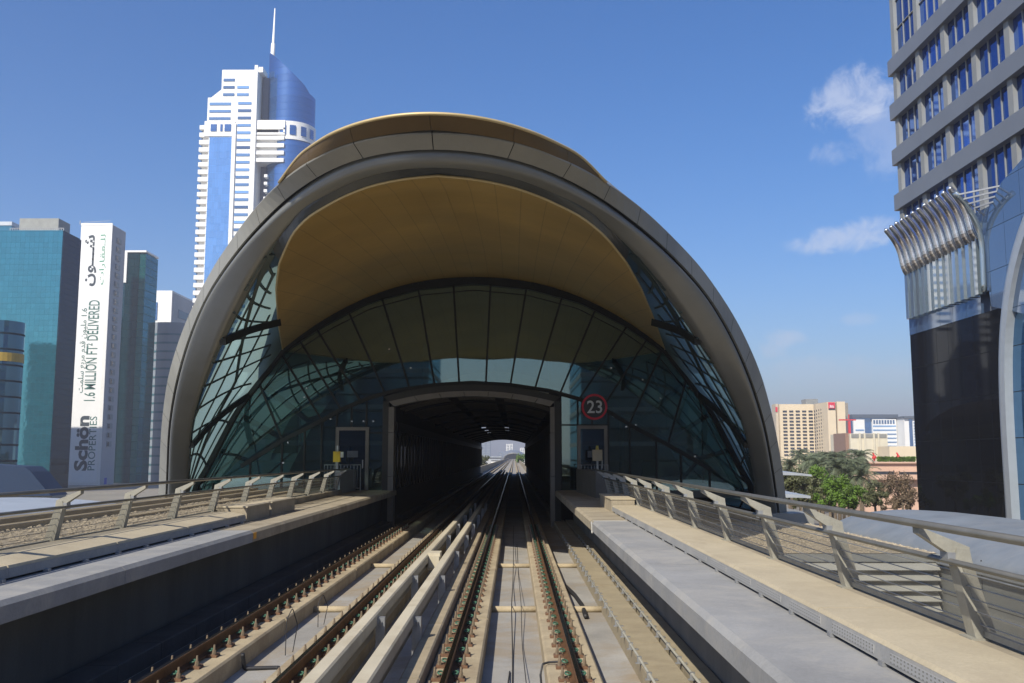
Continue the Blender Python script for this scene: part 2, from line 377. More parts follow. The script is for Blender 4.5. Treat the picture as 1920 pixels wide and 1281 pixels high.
sl = bpy.data.lights.new('sun', 'SUN'); sl.energy = 5.0; sl.angle = rad(.5); sl.color = (1, .93, .80)
so = bpy.data.objects.new('sun', sl); C.objects.link(so); so.rotation_euler = (-SUN).to_track_quat('-Z', 'Y').to_euler(); so.location = SUN * 200
cam = bpy.data.cameras.new('camera'); cam.sensor_width = 36; cam.lens = 36 * F / 1920; cam.clip_end = 20000; cam.clip_start = .1
co = bpy.data.objects.new('camera', cam); C.objects.link(co); co.location = (0, 0, H); co.rotation_euler = RC.to_euler()
sc = bpy.context.scene; sc.camera = co
sc.view_settings.view_transform = 'Standard'; sc.view_settings.look = 'None'; sc.view_settings.exposure = .44; sc.view_settings.gamma = 1
sc.cycles.max_bounces = 8; sc.cycles.transparent_max_bounces = 16; sc.cycles.volume_bounces = 0
sc.cycles.use_denoising = True

GZ = -8.6                                    # street level
# ------------------------------------------------------------------ the setting
struct(MB().quad((-5000, -4000, GZ), (5000, -4000, GZ), (5000, 7000, GZ), (-5000, 7000, GZ)).build('ground', sand))
struct(MB().quad((-34, -300, GZ + .02), (-14, -300, GZ + .02), (-14, 3000, GZ + .02), (-34, 3000, GZ + .02)).build('road', asphalt))
YB, YF = -40, 1110
TF = -.44                                    # trough floor
mb = MB().box(-6.3, 2.9, YB, YF, -1.5, TF)
struct(mb.build('track_bed', concrete_floor))
mb = MB()
for xa, xb in ((-1.04, -.42), (.40, 1.05), (-2.96, -2.27), (-4.42, -3.72)):
    y = -12.0
    while y < 260:
        mb.cbox(xa, xb, y + .03, y + 6.97, TF, -.19, .025); y += 7.0
    mb.cbox(xa, xb, 261, YF, TF, -.19, .025)
struct(mb.build('rail_plinth', concrete_light))
mb = MB()
for xa, xb in ((-1.28, -1.05), (-2.36, -2.13)):
    y = -10.0
    while y < 154:
        mb.cbox(xa, xb, y + .015, y + 3.485, TF, -.02, .02); y += 3.5
struct(mb.build('track_kerb', M('kerb_concrete', (.31, .255, .17), .9, var=.18, scale=2, bump=.25, bscale=25, stain=(.22, .18, .12), sscale=1))) 
# walkways either side: grey painted near part, sandy far part, chamfered lip
WZ = 1.04
def walkway(xe, xi, mat_y, x_sign):
    for y0, y1, mt in mat_y:
        a, b = sorted((xe, xi)); e = .05
        mb = MB()
        if x_sign > 0: poly = [(a, WZ - .22), (b, WZ - .22), (b, WZ), (a + e, WZ), (a, WZ - e)]
        else: poly = [(a, WZ - .22), (b, WZ - .22), (b, WZ - e), (b - e, WZ), (a, WZ)]
        mb.prism(poly, y0, y1)
        struct(mb.build('walkway', mt))
walkway(1.69, 2.9, [(YB, 3, concrete_grey), (3.01, 12, concrete_grey), (12.012, 20.98, concrete_grey), (21.0, 28.4, concrete), (28.412, 40.6, concrete)], 1)
walkway(-4.95, -6.1, [(YB, 6.5, concrete_grey), (6.512, 12.4, concrete_grey), (12.412, 18.38, concrete_grey), (18.4, 27, concrete), (27.012, 40.6, concrete)], -1)
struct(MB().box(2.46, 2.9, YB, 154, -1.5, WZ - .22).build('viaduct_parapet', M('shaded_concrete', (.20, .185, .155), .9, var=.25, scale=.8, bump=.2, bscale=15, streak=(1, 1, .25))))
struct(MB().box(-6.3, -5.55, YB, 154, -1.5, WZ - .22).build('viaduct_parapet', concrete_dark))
struct(MB().box(2.9, 3.5, YB, 40.6, .55, WZ - .02).box(3.08, 3.32, 2, 40.6, WZ - .018, 1.2).box(-9.4, -6.1, 20.7, 40.6, .55, WZ).box(-6.9, -6.1, YB, 20.7, .55, WZ - .02).box(-6.75, -6.42, 2, 36, WZ + .002, 1.2).build('edge_slab', concrete))
struct(MB().prism([(-6.3, -1.5), (2.9, -1.5), (1.2, -3.0), (-4.6, -3.0)], YB, 150).prism([(-6.3, -1.5), (2.9, -1.5), (1.2, -3.0), (-4.6, -3.0)], 152, YF).build('viaduct_girder', concrete_dark))
mb = MB()
for y in list(range(-20, 150, 28)) + list(range(170, 1100, 32)): mb.cyl(X0, y, GZ, -2.98, .9, 16)
struct(mb.build('viaduct_pier', concrete_dark))
# trackside slabs (concrete lids) on both sides
mb = MB()
for rows in ((1.62, 2.08), (2.14, 2.44)):
    y = -10.0
    a, b = sorted(rows)
    while y < 153:
        mb.cbox(a, b, y + .006, y + 1.494, TF, -.20 + random.uniform(-.006, .006), .012); y += 1.5
struct(mb.build('trackside_slab', lid_mat))
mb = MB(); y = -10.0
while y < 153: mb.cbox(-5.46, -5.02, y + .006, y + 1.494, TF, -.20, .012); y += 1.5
struct(mb.build('trackside_slab', M('shaded_lid_concrete', (.07, .07, .065), .9, var=.3, scale=1.5, bump=.2)))  # left lids darkened: the trough's shade is put into their colour
struct(MB().box(-5.0, -4.46, -12, 153, TF + .002, TF + .006).build('shade_strip', M('shaded_floor', (.06, .06, .055), .9, var=.3, scale=1.5)))  # thin dark sheet that paints the shade on the left trough floor
# lower level parapet beyond station
struct(MB().box(2.2, 2.5, 154, YF, -1.5, .75).box(-5.9, -5.6, 154, YF, -1.5, .75).build('viaduct_edge_wall', concrete))

# ------------------------------------------------------------------ conduits on the slabs, cables, cross ducts
def conduit(x, z, y0, y1, label, r=.018):
    o = tag(MB().tube([(x, y0, z), (x, y1, z)], r, 8).build('conduit', steel_post, origin=(x, y0, z), smooth=True), label, 'conduit', 'conduits along the slabs')
    cb = MB().box(-.05, .10, -.025, .025, -.068, -.055).box(-.028, .028, -.02, .02, -.055, .024)
    first = None; y = y0 + .3; k = 0
    while y < y1 and k < 60:
        if first is None:
            first = cb.build('clip', galv, origin=(0, 0, 0)); first.parent = o; first.location = (0, y - y0, 0)
        else: copy_part(first, o, (0, y - y0, 0))
        y += .9; k += 1
conduit(1.60, -.13, 6, 32, 'thin grey conduit clipped along the slab edge nearest the right rail')
conduit(2.11, -.13, 6, 32, 'thin grey conduit clipped along the middle of the right hand slabs')
for i, y in enumerate((11.2, 18.2, 25.3)):
    nm = ('nearest', 'middle', 'farthest')[i]
    for xa, xb, wh in ((-.43, .41, 'between the rails of the right track'), (1.04, 1.63, 'on the sandy floor right of the right track'), (-3.73, -2.95, 'between the rails of the left track')):
        tag(MB().tube([(xa, y, TF + .05), (xb, y, TF + .05)], .06, 10).build('cross_duct', concrete_light, origin=(xa, y, TF), smooth=True),
            f'cream cross duct {wh}, {nm} of the row', 'duct', 'cross ducts over the trough floor')
def cable(pts, r, label, group='cables in the trough'):
    pts = smooth_pts(resample(pts, 60), 2)
    return tag(MB().tube(pts, r, 6).build('cable', cable_mat, origin=pts[0], smooth=True), label, 'cable', group)
cable([(-.03, 6, TF + .015), (-.02, 14, TF + .015), (-.05, 18, TF + .14), (-.03, 22, TF + .02), (-.02, 25.3, TF + .14), (-.03, 40, TF + .02)], .009, 'straight black cable along the middle of the right trough')
cable([(.14, 6, TF + .015), (.16, 11, TF + .13), (.12, 15, TF + .02), (.13, 18.2, TF + .14), (.10, 24, TF + .015), (.09, 32, TF + .015)], .006, 'thin wavy black cable right of the middle trough cable')
cable([(-.06, 13.2, TF + .015), (-.08, 12.2, TF + .05), (-.06, 11.4, TF + .14), (0, 10.9, TF + .03), (.1, 11.3, TF + .02), (.16, 12, TF + .02)], .010, 'loose loop of black cable on the trough floor')
cable([(.34, 12.2, TF + .02), (.33, 12.4, TF + .15), (.36, 12.45, -.17), (.44, 12.5, -.16), (.62, 12.5, -.15)], .014, 'short black cable climbing the right plinth to the rail')
cable([(1.27, 17.4, TF + .05), (1.3, 18.6, TF + .05), (1.24, 20.0, TF + .05), (1.12, 21.4, TF + .05)], .045, 'curved grey pipe lying on the sandy floor right of the rails')
cable([(-3.64, 13.2, -.2), (-3.64, 13.3, TF + .03), (-3.2, 13.4, TF + .02), (-3.05, 12.9, TF + .02)], .03, 'black cable hanging over the left plinth edge')
for i, (yy, s) in enumerate(((14.2, 1.0), (16.5, .8))):
    cable([(-3.3, yy, TF + .02), (-3.32, yy + .1, TF + .5 * s), (-3.26, yy + .2, TF + .66 * s), (-3.2, yy + .3, TF + .4 * s), (-3.24, yy + .2, TF + .03)], .007, ('tall', 'small')[i] + ' loop of thin cable standing in the left trough')

# ------------------------------------------------------------------ rails and fasteners
def rail_profile(x):
    return [(x - .075, -.17), (x + .075, -.17), (x + .075, -.155), (x + .012, -.135), (x + .010, -.045), (x + .036, -.035), (x + .036, -.008),
            (x + .028, 0), (x - .028, 0), (x - .036, -.008), (x - .036, -.035), (x - .010, -.045), (x - .012, -.135), (x - .075, -.155)]
RX = (-.78, .72, -2.60, -4.10)
RN = ('left rail of the right hand track', 'right rail of the right hand track', 'right rail of the left hand track', 'left rail of the left hand track')
for x, nme in zip(RX, RN):
    r = tag(MB().prism(rail_profile(x), -12, YF).build('rail', rust, origin=(x, 0, -.17)), 'rusty steel rail with a polished top, ' + nme, 'rail', 'running rails')
    MB().box(x - .026, x + .026, -12, YF, .0005, .003).build('running_surface', railtop, r)
def fastener_parts(root):
    MB().prism([(-.20, -.19), (.20, -.19), (.20, -.165), (.17, -.15), (.085, -.15), (.085, -.171), (-.085, -.171), (-.085, -.15), (-.17, -.15), (-.20, -.165)], -.085, .085).build('base_plate', rustplate, root, origin=(0, 0, 0))
    for sx in (-1, 1):
        x = sx * .155
        MB().cyl(x, -.035, -.15, -.135, .033, 8).cyl(x, -.035, -.135, -.10, .026, 6).cyl(x, -.035, -.10, -.03, .019, 8, .012).build('bolt', bolt_mat, root, origin=(0, 0, 0))
        pts = [(sx * .045, .06, -.13), (sx * .065, .065, -.105), (sx * .10, .05, -.095), (sx * .125, .01, -.10), (sx * .11, -.03, -.11), (sx * .075, -.035, -.115), (sx * .06, -.01, -.125)]
        MB().tube(smooth_pts(resample(pts, 14), 1), .0115, 6).build('spring_clip', clip_green, root, origin=(0, 0, 0), smooth=True)
proto = thing('rail_fastener', 'x', 'rail fastener', (0, 0, 0)); fastener_parts(proto)
far_mb = MB().box(-.20, .20, -.085, .085, -.19, -.15)
for sx in (-1, 1): far_mb.cyl(sx * .155, -.035, -.15, -.04, .022, 6).box(sx * .06, sx * .12, -.03, .06, -.14, -.09)
FN = ('rusty fastener with bolts and green clips along the left rail of the right hand track',
      'rusty fastener with bolts and green clips along the right rail of the right hand track',
      'rusty fastener with green clips along the right rail of the left hand track',
      'rusty fastener with bolts and green clips along the left rail of the left hand track')
used = False; farproto = None
for x, lab, gr in zip(RX, FN, ('fasteners on the left rail of the right track', 'fasteners on the right rail of the right track', 'fasteners on the right rail of the left track', 'fasteners on the left rail of the left track')):
    y = 8.9
    while y < 36.5:
        loc = (x, y, 0)
        if y < 40:
            if not used: proto.location = loc; proto['label'] = lab; proto['group'] = gr; used = True
            else: copy_tree(proto, loc, lab, gr)
        elif farproto is None:
            farproto = far_mb.build('rail_fastener', rustplate, origin=(0, 0, 0)); farproto.location = loc; tag(farproto, lab, 'rail fastener', gr)
        else:
            c = farproto.copy(); C.objects.link(c); c.location = loc; c['label'] = lab; c['group'] = gr
        y += .68 + random.uniform(-.025, .025)

# ------------------------------------------------------------------ conductor rail covers between the tracks
def cover(x0, x1, lab, side):
    t = thing('conductor_rail_cover', lab, 'rail cover', ((x0 + x1) / 2, 0, TF), 'long box covers between the tracks')
    z1 = .33; mb = MB(); y = -8.0
    while y < 150:
        mb.prism([(x0, .17), (x1, .17), (x1, z1 - .02), (x1 - .02, z1), (x0 + .02, z1), (x0, z1 - .02)], y + .008, y + 9.992); y += 10
    mb.build('cover_beam', beam_mat, t)
    xi = x1 if side > 0 else x0
    MB().box((x0 + x1) / 2 - .035, (x0 + x1) / 2 + .035, -8, 150, .02, .12).build('conductor_rail', steel_rail, t)
    fb = fl = None; y = 8.8; n = 0
    pb = MB().box(xi - .02, xi + .10 * side, -.05, .05, TF, .27) if side > 0 else MB().box(xi - .10, xi + .02, -.05, .05, TF, .27)
    pb.box(x0 + .02, x1 - .02, -.04, .04, .125, .166).cyl(xi + .05 * side, -.07, .17, .22, .018, 6).cyl(xi + .05 * side, .07, .10, .15, .018, 6)
    while y < 46:
        if fb is None: fb = pb.build('bracket', galv, t); fb.location = (0, y, 0)
        else: copy_part(fb, t, (0, y, 0))
        y += 4.5
    return t
cover(-1.53, -1.36, 'cream conductor rail cover on brackets, nearest the right hand track', 1)
cover(-2.02, -1.85, 'cream conductor rail cover on brackets, nearest the left hand track', 1)
o = tag(MB().box(-1.86, -1.60, 21.0, 21.5, .0, .36).box(-1.84, -1.62, 20.96, 21.0, .05, .30).build('junction_box', beam_mat, origin=(-1.73, 21, 0)), 'cream junction box between the two conductor rail covers', 'junction box')

# ------------------------------------------------------------------ ducts beside walkways, end boxes, railings
def duct(sg, xo, x1, x2, y0, y1, lab):
    t = thing('cable_duct', lab, 'cable duct', (xo, 0, WZ), 'raised cable ducts beside the walkways')
    zt = 1.205; mb = MB(); sd = MB(); y = y0
    while y < y1 - .01:
        e = min(y + 3.0, y1)
        mb.prism([(xo + sg * .012, zt - .03), (x2, zt - .03), (x2, zt + .055 * (sg < 0)), (x1 + sg * .02, zt + .055 * (sg < 0)), (xo + sg * .03, zt)], y + .012, e - .012)
        sd.prism([(xo, WZ + .03), (x2, WZ + .03), (x2, zt - .032), (xo + sg * .012, zt - .032)], y + .003, e - .003); y = e
    sd.build('duct_side', concrete_grey, t)
    mb.build('duct_cover', concrete_duct, t)
    sup = None; y = y0 + .4
    sb = MB().box(xo - .015, xo + .05, -.04, .04, WZ + .002, WZ + .034)
    while y < y1:
        if sup is None: sup = sb.build('support_foot', galv, t); sup.location = (0, y, 0)
        else: copy_part(sup, t, (0, y, 0))
        y += 1.05
    MB().box(min(xo, x2) + .04, max(xo, x2) - .04, y0, y1, WZ + .001, WZ + .03).build('shadow_gap', dark_gap, t)
    return t
duct(1, 2.46, 2.53, 3.08, 2, 24.4, 'long cream cable duct beside the right hand walkway')
dl = duct(-1, -5.70, -6.0, -6.42, 2, 20.6, 'long cream cable duct beside the left hand walkway')
# row of small vent slots along right duct side
vm, nt, out = new_mat('slotted_plate')
b_ = N(nt, 'ShaderNodeBsdfPrincipled'); b_.inputs['Roughness'].default_value = .8; L(nt, b_.outputs[0], out.inputs[0])
tc = N(nt, 'ShaderNodeTexCoord'); sx = N(nt, 'ShaderNodeSeparateXYZ'); L(nt, tc.outputs['Object'], sx.inputs[0])
fs = []
for ax, per, wd in (('Y', .055, .4), ('Z', .024, .45)):
    d1 = N(nt, 'ShaderNodeMath', operation='DIVIDE'); d1.inputs[1].default_value = per; L(nt, sx.outputs[ax], d1.inputs[0])
    d2 = N(nt, 'ShaderNodeMath', operation='FRACT'); L(nt, d1.outputs[0], d2.inputs[0])
    d3 = N(nt, 'ShaderNodeMath', operation='LESS_THAN'); d3.inputs[1].default_value = wd; L(nt, d2.outputs[0], d3.inputs[0]); fs.append(d3)
d4 = N(nt, 'ShaderNodeMath', operation='MULTIPLY'); L(nt, fs[0].outputs[0], d4.inputs[0]); L(nt, fs[1].outputs[0], d4.inputs[1])
mi = N(nt, 'ShaderNodeMix', data_type='RGBA'); mi.inputs[6].default_value = (.29, .29, .285, 1); mi.inputs[7].default_value = (.15, .145, .13, 1); L(nt, d4.outputs[0], mi.inputs[0]); L(nt, mi.outputs[2], b_.inputs['Base Color'])
rd = bpy.data.objects['cable_duct']; f = None
for k in range(7):
    y = 5.6 + k * 1.15
    if f is None: f = MB().prism([(2.459, WZ + .05), (2.4648, WZ + .05), (2.4688, WZ + .11), (2.463, WZ + .11)], y, y + .86).build('vent_plate', vm, rd)
    else: copy_part(f, rd, (0, k * 1.15, 0))
def endbox(x0, x1, y0, y1, lab):
    t = thing('cable_box', lab, 'cable box', ((x0 + x1) / 2, y0, WZ), 'cable boxes at the ends of the ducts')
    MB().box(x0, x1, y0, y1, WZ + .002, WZ + .30).build('box_body', concrete, t)
    MB().box(x0 - .02, x1 + .02, y0 - .02, y1 + .02, WZ + .302, WZ + .33).build('lid', concrete_duct, t)
endbox(2.46, 3.05, 24.5, 26.0, 'nearer cream cable box at the end of the right duct')
endbox(2.46, 3.05, 26.15, 27.8, 'farther cream cable box at the end of the right duct')
endbox(-6.35, -5.72, 20.7, 22.6, 'nearer concrete cable box at the end of the left duct')
endbox(-6.35, -5.72, 22.8, 25.2, 'farther concrete cable box at the end of the left duct')
tag(MB().box(-4.949, -4.944, 18.42, 18.62, WZ - .17, WZ - .05).build('marker_plate', orange, origin=(-4.947, 18.4, .87)), 'small orange marker plate on the left walkway edge', 'marker')
tag(MB().bar((1.68, 20.95, .78), (1.68, 21.15, 1.0), .02, .03).bar((1.70, 20.99, 1.045), (2.44, 20.99, 1.045), .03, .012).bar((1.678, 21.0, .80), (1.678, 21.0, 1.03), .02, .05).build('joint_strip', M('joint_sealant', (.38, .37, .34), .7), origin=(1.68, 21, 1)), 'pale joint strip across the right walkway edge', 'joint strip')

def railing(sg, xb, ys, y_end, lab):
    t = thing('railing', lab, 'railing', (xb, 0, WZ), 'railings along the viaduct')
    xk, xh = xb - sg * .13, xb - sg * .44         # knee, handrail (both lean towards the track)
    zb, zk, zh = 1.20, 1.75, 1.975
    def post_mb():
        m = MB(); th = .065
        prof = [(xb - .075, zb), (xb + .075, zb), (xk + .055, zk - .02), (xk + .045, zk + .05), (xk - .045, zk + .06), (xk - .055, zk - .03)]
        m.prism(prof, -th, th)
        m.prism([(xk + .05, zk - .02), (xk + .05 * sg, zk + .065), (xh + sg * .02, zh - .02), (xh + sg * .02, zh - .07), (xk - sg * .03, zk - .02)], -th * .8, th * .8)
        m.box(xb - .12, xb + .12, -.09, .09, zb - .02, zb + .015)
        return m
    p0 = c0 = None
    for y in ys:
        if p0 is None:
            p0 = post_mb().build('post', steel_post, t); p0.location = (0, y, 0)
            c0 = MB().box(xk - sg * .075 - .03, xk - sg * .075 + .03, -.06, .06, zk - .06, zk + .03).build('clamp', galv, p0, origin=parent_loc(t)); c0.location = (0, 0, 0)
        else:
            p = copy_part(p0, t, (0, y, 0)); copy_part(c0, p, (0, 0, 0))
    MB().tube([(xh, 2, zh), (xh, y_end, zh)], .027, 10).build('handrail', steel_rail, t, smooth=True)
    MB().tube([(xk - sg * .09, 2, zk - .03), (xk - sg * .09, y_end, zk - .03)], .022, 8).build('mid_rail', steel_rail, t, smooth=True)
    MB().quad((xb - sg * .02, 2, zb + .06), (xb - sg * .02, y_end, zb + .06), (xk - sg * .02, y_end, zk - .06), (xk - sg * .02, 2, zk - .06)).build('mesh_panel', mesh_panel, t)
    first = None
    for k in range(5):
        q = (k + .5) / 5; x = lerp(xb, xk, q) - sg * .03; z = lerp(zb + .06, zk - .06, q)
        MB().tube([(x, 2, z), (x, y_end, z)], .0045, 5).build('wire', galv, t)
    MB().bar((xb, 2, zb + .04), (xb, y_end, zb + .04), .04, .04).build('bottom_rail', steel_post, t)
LY = [7.4 + 2.7 * i for i in range(12)]
RY = [4.35 + 2.7 * i for i in range(11)]
railing(-1, -6.57, [13.74 + 2.4 * i for i in range(-4, 10)], 35.8, 'sloping post railing along the left hand walkway')
railing(1, 3.19, [6.70 + 2.54 * i for i in range(-1, 11)], 32.4, 'sloping post railing along the right hand walkway')

# gravel roofs beyond the railings
def gravel(x0, x1, y0, y1, z, n, s0, s1):
    mb = MB().quad((x0, y0, z), (x1, y0, z), (x1, y1, z), (x0, y1, z))
    for _ in range(n):
        x = random.uniform(x0, x1); y = random.uniform(y0, y1); r = random.uniform(s0, s1)
        h = r * random.uniform(.4, .9); a = random.uniform(0, PI)
        vs = [(x + r * math.cos(a + k * PI / 2 * random.uniform(.9, 1.1)), y + r * .8 * math.sin(a + k * PI / 2), z + h * .25) for k in range(4)]
        vs.append((x + r * .2 * math.cos(a), y + r * .2, z + h))
        mb.add(vs, [(0, 1, 4), (1, 2, 4), (2, 3, 4), (3, 0, 4)])
    o = mb.build('gravel', M('pebbles', (.36, .305, .22), .95, var=.45, scale=14, bump=.6, bscale=40), recalc=False); o['kind'] = 'stuff'
gravel(-9.3, -6.76, 3, 30, 1.12, 4800, .025, .065)
struct(MB().box(-10.2, -6.755, 0, 40.5, .3, 1.11).build('side_slab', concrete))
struct(MB().box(-9.85, -9.55, 0, 36, 1.112, 1.27).box(-9.2, -9.0, 3, 36, 1.122, 1.22).box(-8.3, -8.12, 20, 36, 1.122, 1.18).build('roof_kerb', concrete_light))

# ------------------------------------------------------------------ right: louvred plant room, footbridge, left: pale vault
t = thing('plant_room', 'low flat roofed block with white louvres right of the viaduct', 'plant room', (7.6, 31, GZ))
MB().box(4.3, 11.35, 26.2, 38.5, GZ, -.2).build('wall', grey_wall, t)
MB().box(4.3, 11.4, 26.0, 26.2, -.36, -.16).build('fascia', grey_wall, t)
first = None
for k in range(9):
    z = -.40 - k * .27
    if first is None:
        first = MB().prism([(25.85, z - .16), (25.9, z - .19), (26.19, z + .02), (26.19, z + .06), (26.1, z + .05)], 4.8, 11.3, axis='x').build('louvre', M('pale_louvre', (.33, .33, .30), .6, var=.08), t)
    else: copy_part(first, t, (0, 0, -k * .27))
gravel(4.35, 11.35, 26.1, 38.3, -.15, 9000, .02, .06)
t = thing('footbridge', 'grey clad footbridge with a dusty rounded metal roof right of the viaduct', 'footbridge', (14.5, 20, GZ))
MB().box(11.4, 17.6, 3, 33, GZ, -.42).build('wall', grey_wall, t)
m = MB()
for k in range(6):
    m.box(11.394, 11.41, 3, 26.0, -.55 - k * .62, -.535 - k * .62)
for k in range(9): m.box(11.393, 11.41, 3 + k * 2.6, 3.02 + k * 2.6, -4.2, -.08)
m.build('panel_joint', dark_gap, t)
prof = [(14.5 + 3.25 * math.cos(a), -.40 + .95 * math.sin(a)) for a in [PI * i / 20 for i in range(21)]]
m = MB(); rows = []
for y, s in [(1, 1), (31, 1), (34, .97), (36, .88), (37.3, .7), (38.1, .4), (38.4, .05)]:
    rows.append([(14.5 + (x - 14.5) * s, y, -.40 + (z + .40) * (.3 + .7 * s)) for x, z in prof])
m.grid(rows); rv = m.build('roof', steel_roof, t, smooth=True)
t = thing('concourse_roof', 'pale rounded roof beyond the left railing', 'roof', (-21, 30, GZ))
prof = [(-21 + 8.2 * math.cos(a), -.6 + 1.45 * math.sin(a)) for a in [PI * i / 20 for i in range(21)]]
m = MB(); rows = []
for y, s in [(4, 1), (34, 1), (38, .96), (41, .85), (43, .65), (44.3, .3), (44.6, .03)]:
    rows.append([(-21 + (x + 21) * s, y, -.6 + (z + .6) * (.35 + .65 * s)) for x, z in prof])
m.grid(rows).build('roof_sheet', white_roof, t, smooth=True)
MB().box(-28.6, -13.4, 6, 36, GZ, -.62).build('wall', grey_wall, t)

# ------------------------------------------------------------------ THE STATION
def pairs(L3):                               # (uL, uR, v, D) -> (half, D, z)
    out = []
    for a, b, v, D in L3:
        A, B = PY(a, v, D), PY(b, v, D)
        out.append(Vector(((B.x - A.x) / 2, D, (A.z + B.z) / 2)))
    return out
def apex(u, v, D): p = PY(u, v, D); return Vector((0, D, p.z))
Oc = [Vector((13.1, 40.6, -2.2)), Vector((12.75, 39.2, .3))] + pairs([(298, 1466.8, 880, 37.5), (302, 1453.6, 800, 35), (313, 1427, 700, 32.4), (347.7, 1382.6, 600, 30.3), (399, 1316, 500, 27.8),
     (466.7, 1215.4, 400, 24.4), (519.2, 1134.8, 340, 22.0), (600, 1009, 280, 19.7), (668.7, 938, 255, 19.0)]) + [apex(803, 241, 18.7)]
Ic = [Vector((11.9, 39.6, -2.2)), ] + pairs([(346, 1423, 930, 38.3), (347.7, 1416, 880, 36.9), (352, 1400.5, 800, 34.3), (377, 1354, 700, 31.2), (413.7, 1298.5, 600, 28.3), (468, 1221, 500, 25.6),
     (555, 1110, 400, 22.9), (649.8, 994, 340, 21.0), (720, 900, 317, 20.0)]) + [apex(805, 309, 19.35)]
Gc = pairs([(526, 1243, 655, 39.6), (520, 1226, 600, 33.3), (515, 1199, 541, 28.6), (522, 1172.8, 493, 25.9), (540, 1140, 452, 24.3), (548, 1120, 434, 23.5),
     (575, 1086, 406, 22.7), (638, 1014, 370, 21.7), (692, 950, 348, 21.05), (750, 873, 335, 20.5)]) + [apex(808, 330, 20.35)]
Cc = pairs([(522, 1137, 342, 21.9), (560.4, 1090, 290, 20.9), (619, 1007, 250, 19.3), (668.7, 940, 229, 18.7), (735, 868, 215, 18.3)]) + [apex(801, 211, 18.2)]
Wc = [Vector((11.9, 40, -2.2)), Vector((11.55, 40, 1.4))] + pairs([(372, 1400, 900, 40), (440, 1334, 770, 40), (484, 1288, 710, 40), (526, 1243, 655, 40), (600, 1172, 606, 40), (690, 1096, 563, 40), (785, 992, 536, 40)]) + [apex(889, 526, 40)]
NS = 81
def both(cv, n=NS, it=2):                    # right half curve -> full symmetric polyline left..right
    h = resample(cv, n)
    return smooth_pts([Vector((X0 - p.x, p.y, p.z)) for p in h] + [Vector((X0 + p.x, p.y, p.z)) for p in h][-2::-1], it)
O = both(Oc, it=14); I = both(Ic, it=14)
NF = len(O)
st = thing('metro_station', 'shell shaped metro station with a gold soffit over the tracks', 'metro station', (X0, 40, GZ))
# local frame along rim: front normal
def frames(A, B):
    out = []
    for i in range(len(A)):
        t = (A[min(i + 1, len(A) - 1)] - A[max(i - 1, 0)]).normalized(); a = (B[i] - A[i]); n = t.cross(a).normalized()
        if n.y > 0: n = -n
        out.append(n)
    return out
FN_ = frames(O, I)
def sidef(i):
    q = min(1, max(0, (abs(i / (NF - 1) * 2 - 1) - .12) / .35)); return q * q * (3 - 2 * q)
def section(i, f, off):                      # front panel turns outward, inner band turns inward
    g = gfrac(i); k = sidef(i) * .27; bulge = k * (f / g if f < g else 1 - 1.5 * (f - g) / (1 - g))
    return O[i].lerp(I[i], f) + FN_[i] * (off + bulge)
def gfrac(i): q = abs(i / (NF - 1) * 2 - 1); return lerp(.50, .47, min(1, q * 1.3))
# outer front panels, split by joints
joints = []; acc = 0; k = 0
panel = MB(); gap = MB(); i0 = 0
seg = 5
for a in range(0, NF - 1, seg):
    b = min(a + seg, NF - 1)
    rows = []
    for i in range(a, b + 1):
        g = gfrac(i); e = 0
        P = [section(i, 0, -.25), section(i, 0, .0), section(i, .02, .02), section(i, g - .06, .035), section(i, g - .045, -.04)]
        if i == a: P = [p.lerp(q, .06) for p, q in zip(P, [section(i + 1, 0, -.25), section(i + 1, 0, 0), section(i + 1, .02, .02), section(i + 1, gfrac(i + 1) - .06, .035), section(i + 1, gfrac(i + 1) - .045, -.04)])]
        rows.append(P)
    panel.grid(rows)
panel.build('rim_panel', champagne, st)
gap.grid([[section(i, .03, -.06), section(i, gfrac(i) + .03, -.06)] for i in range(NF)])
gap.build('rim_backing', dark_gap, st)
lip = MB()
rows = []
for i in range(NF):
    g = gfrac(i); r = []
    Ln = (I[i] - O[i]).length; rr = .15
    for th in (0, 15, 30, 45, 60, 75, 90):
        r.append(section(i, g + .02 + rr * (1 - math.cos(rad(th))) / Ln, -.05 + (rr + .05) * math.sin(rad(th))))
    for f, o in ((.35, .145), (.6, .10), (.85, .035), (1.0, .0), (1.0, -.10), (.96, -.3)):
        r.append(section(i, g + .02 + (1 - g - .02) * f, o))
    rows.append(r)
lip.grid(rows); lip.build('rim_lip', champ_lip, st, smooth=True)
# gold brow above the rim
hO = smooth_pts(resample(Oc, 200), 40)
iO = min(range(200), key=lambda k: abs(hO[k].x - Cc[0].x))
Ob = resample(hO[iO:], 40); Cb = resample(Cc, 40)
def mir(h): return [Vector((X0 - p.x, p.y, p.z)) for p in h] + [Vector((X0 + p.x, p.y, p.z)) for p in h][-2::-1]
OB, CB = smooth_pts(mir(Ob), 6), smooth_pts(mir(Cb), 14)
brow = MB(); edge = MB()
nb = len(OB)
for a in range(0, nb - 1, 13):
    b = min(a + 13, nb - 1); rows = []
    for i in range(a, b + 1):
        bo, tp = OB[i] + Vector((0, .05, .0)), CB[i] + Vector((0, .05, 0))
        if i == a and a: bo = bo.lerp(OB[i + 1] + Vector((0, .05, 0)), .06); tp = tp.lerp(CB[i + 1] + Vector((0, .05, 0)), .06)
        md = bo.lerp(tp, .55) + Vector((0, -.06, 0))
        rows.append([bo, md, tp])
    brow.grid(rows)
brow.build('roof_brow', gold_roof, st, smooth=True)
edge.tube([p + Vector((0, .04, .01)) for p in CB], .035, 6); edge.build('brow_trim', gold_trim, st, smooth=True)
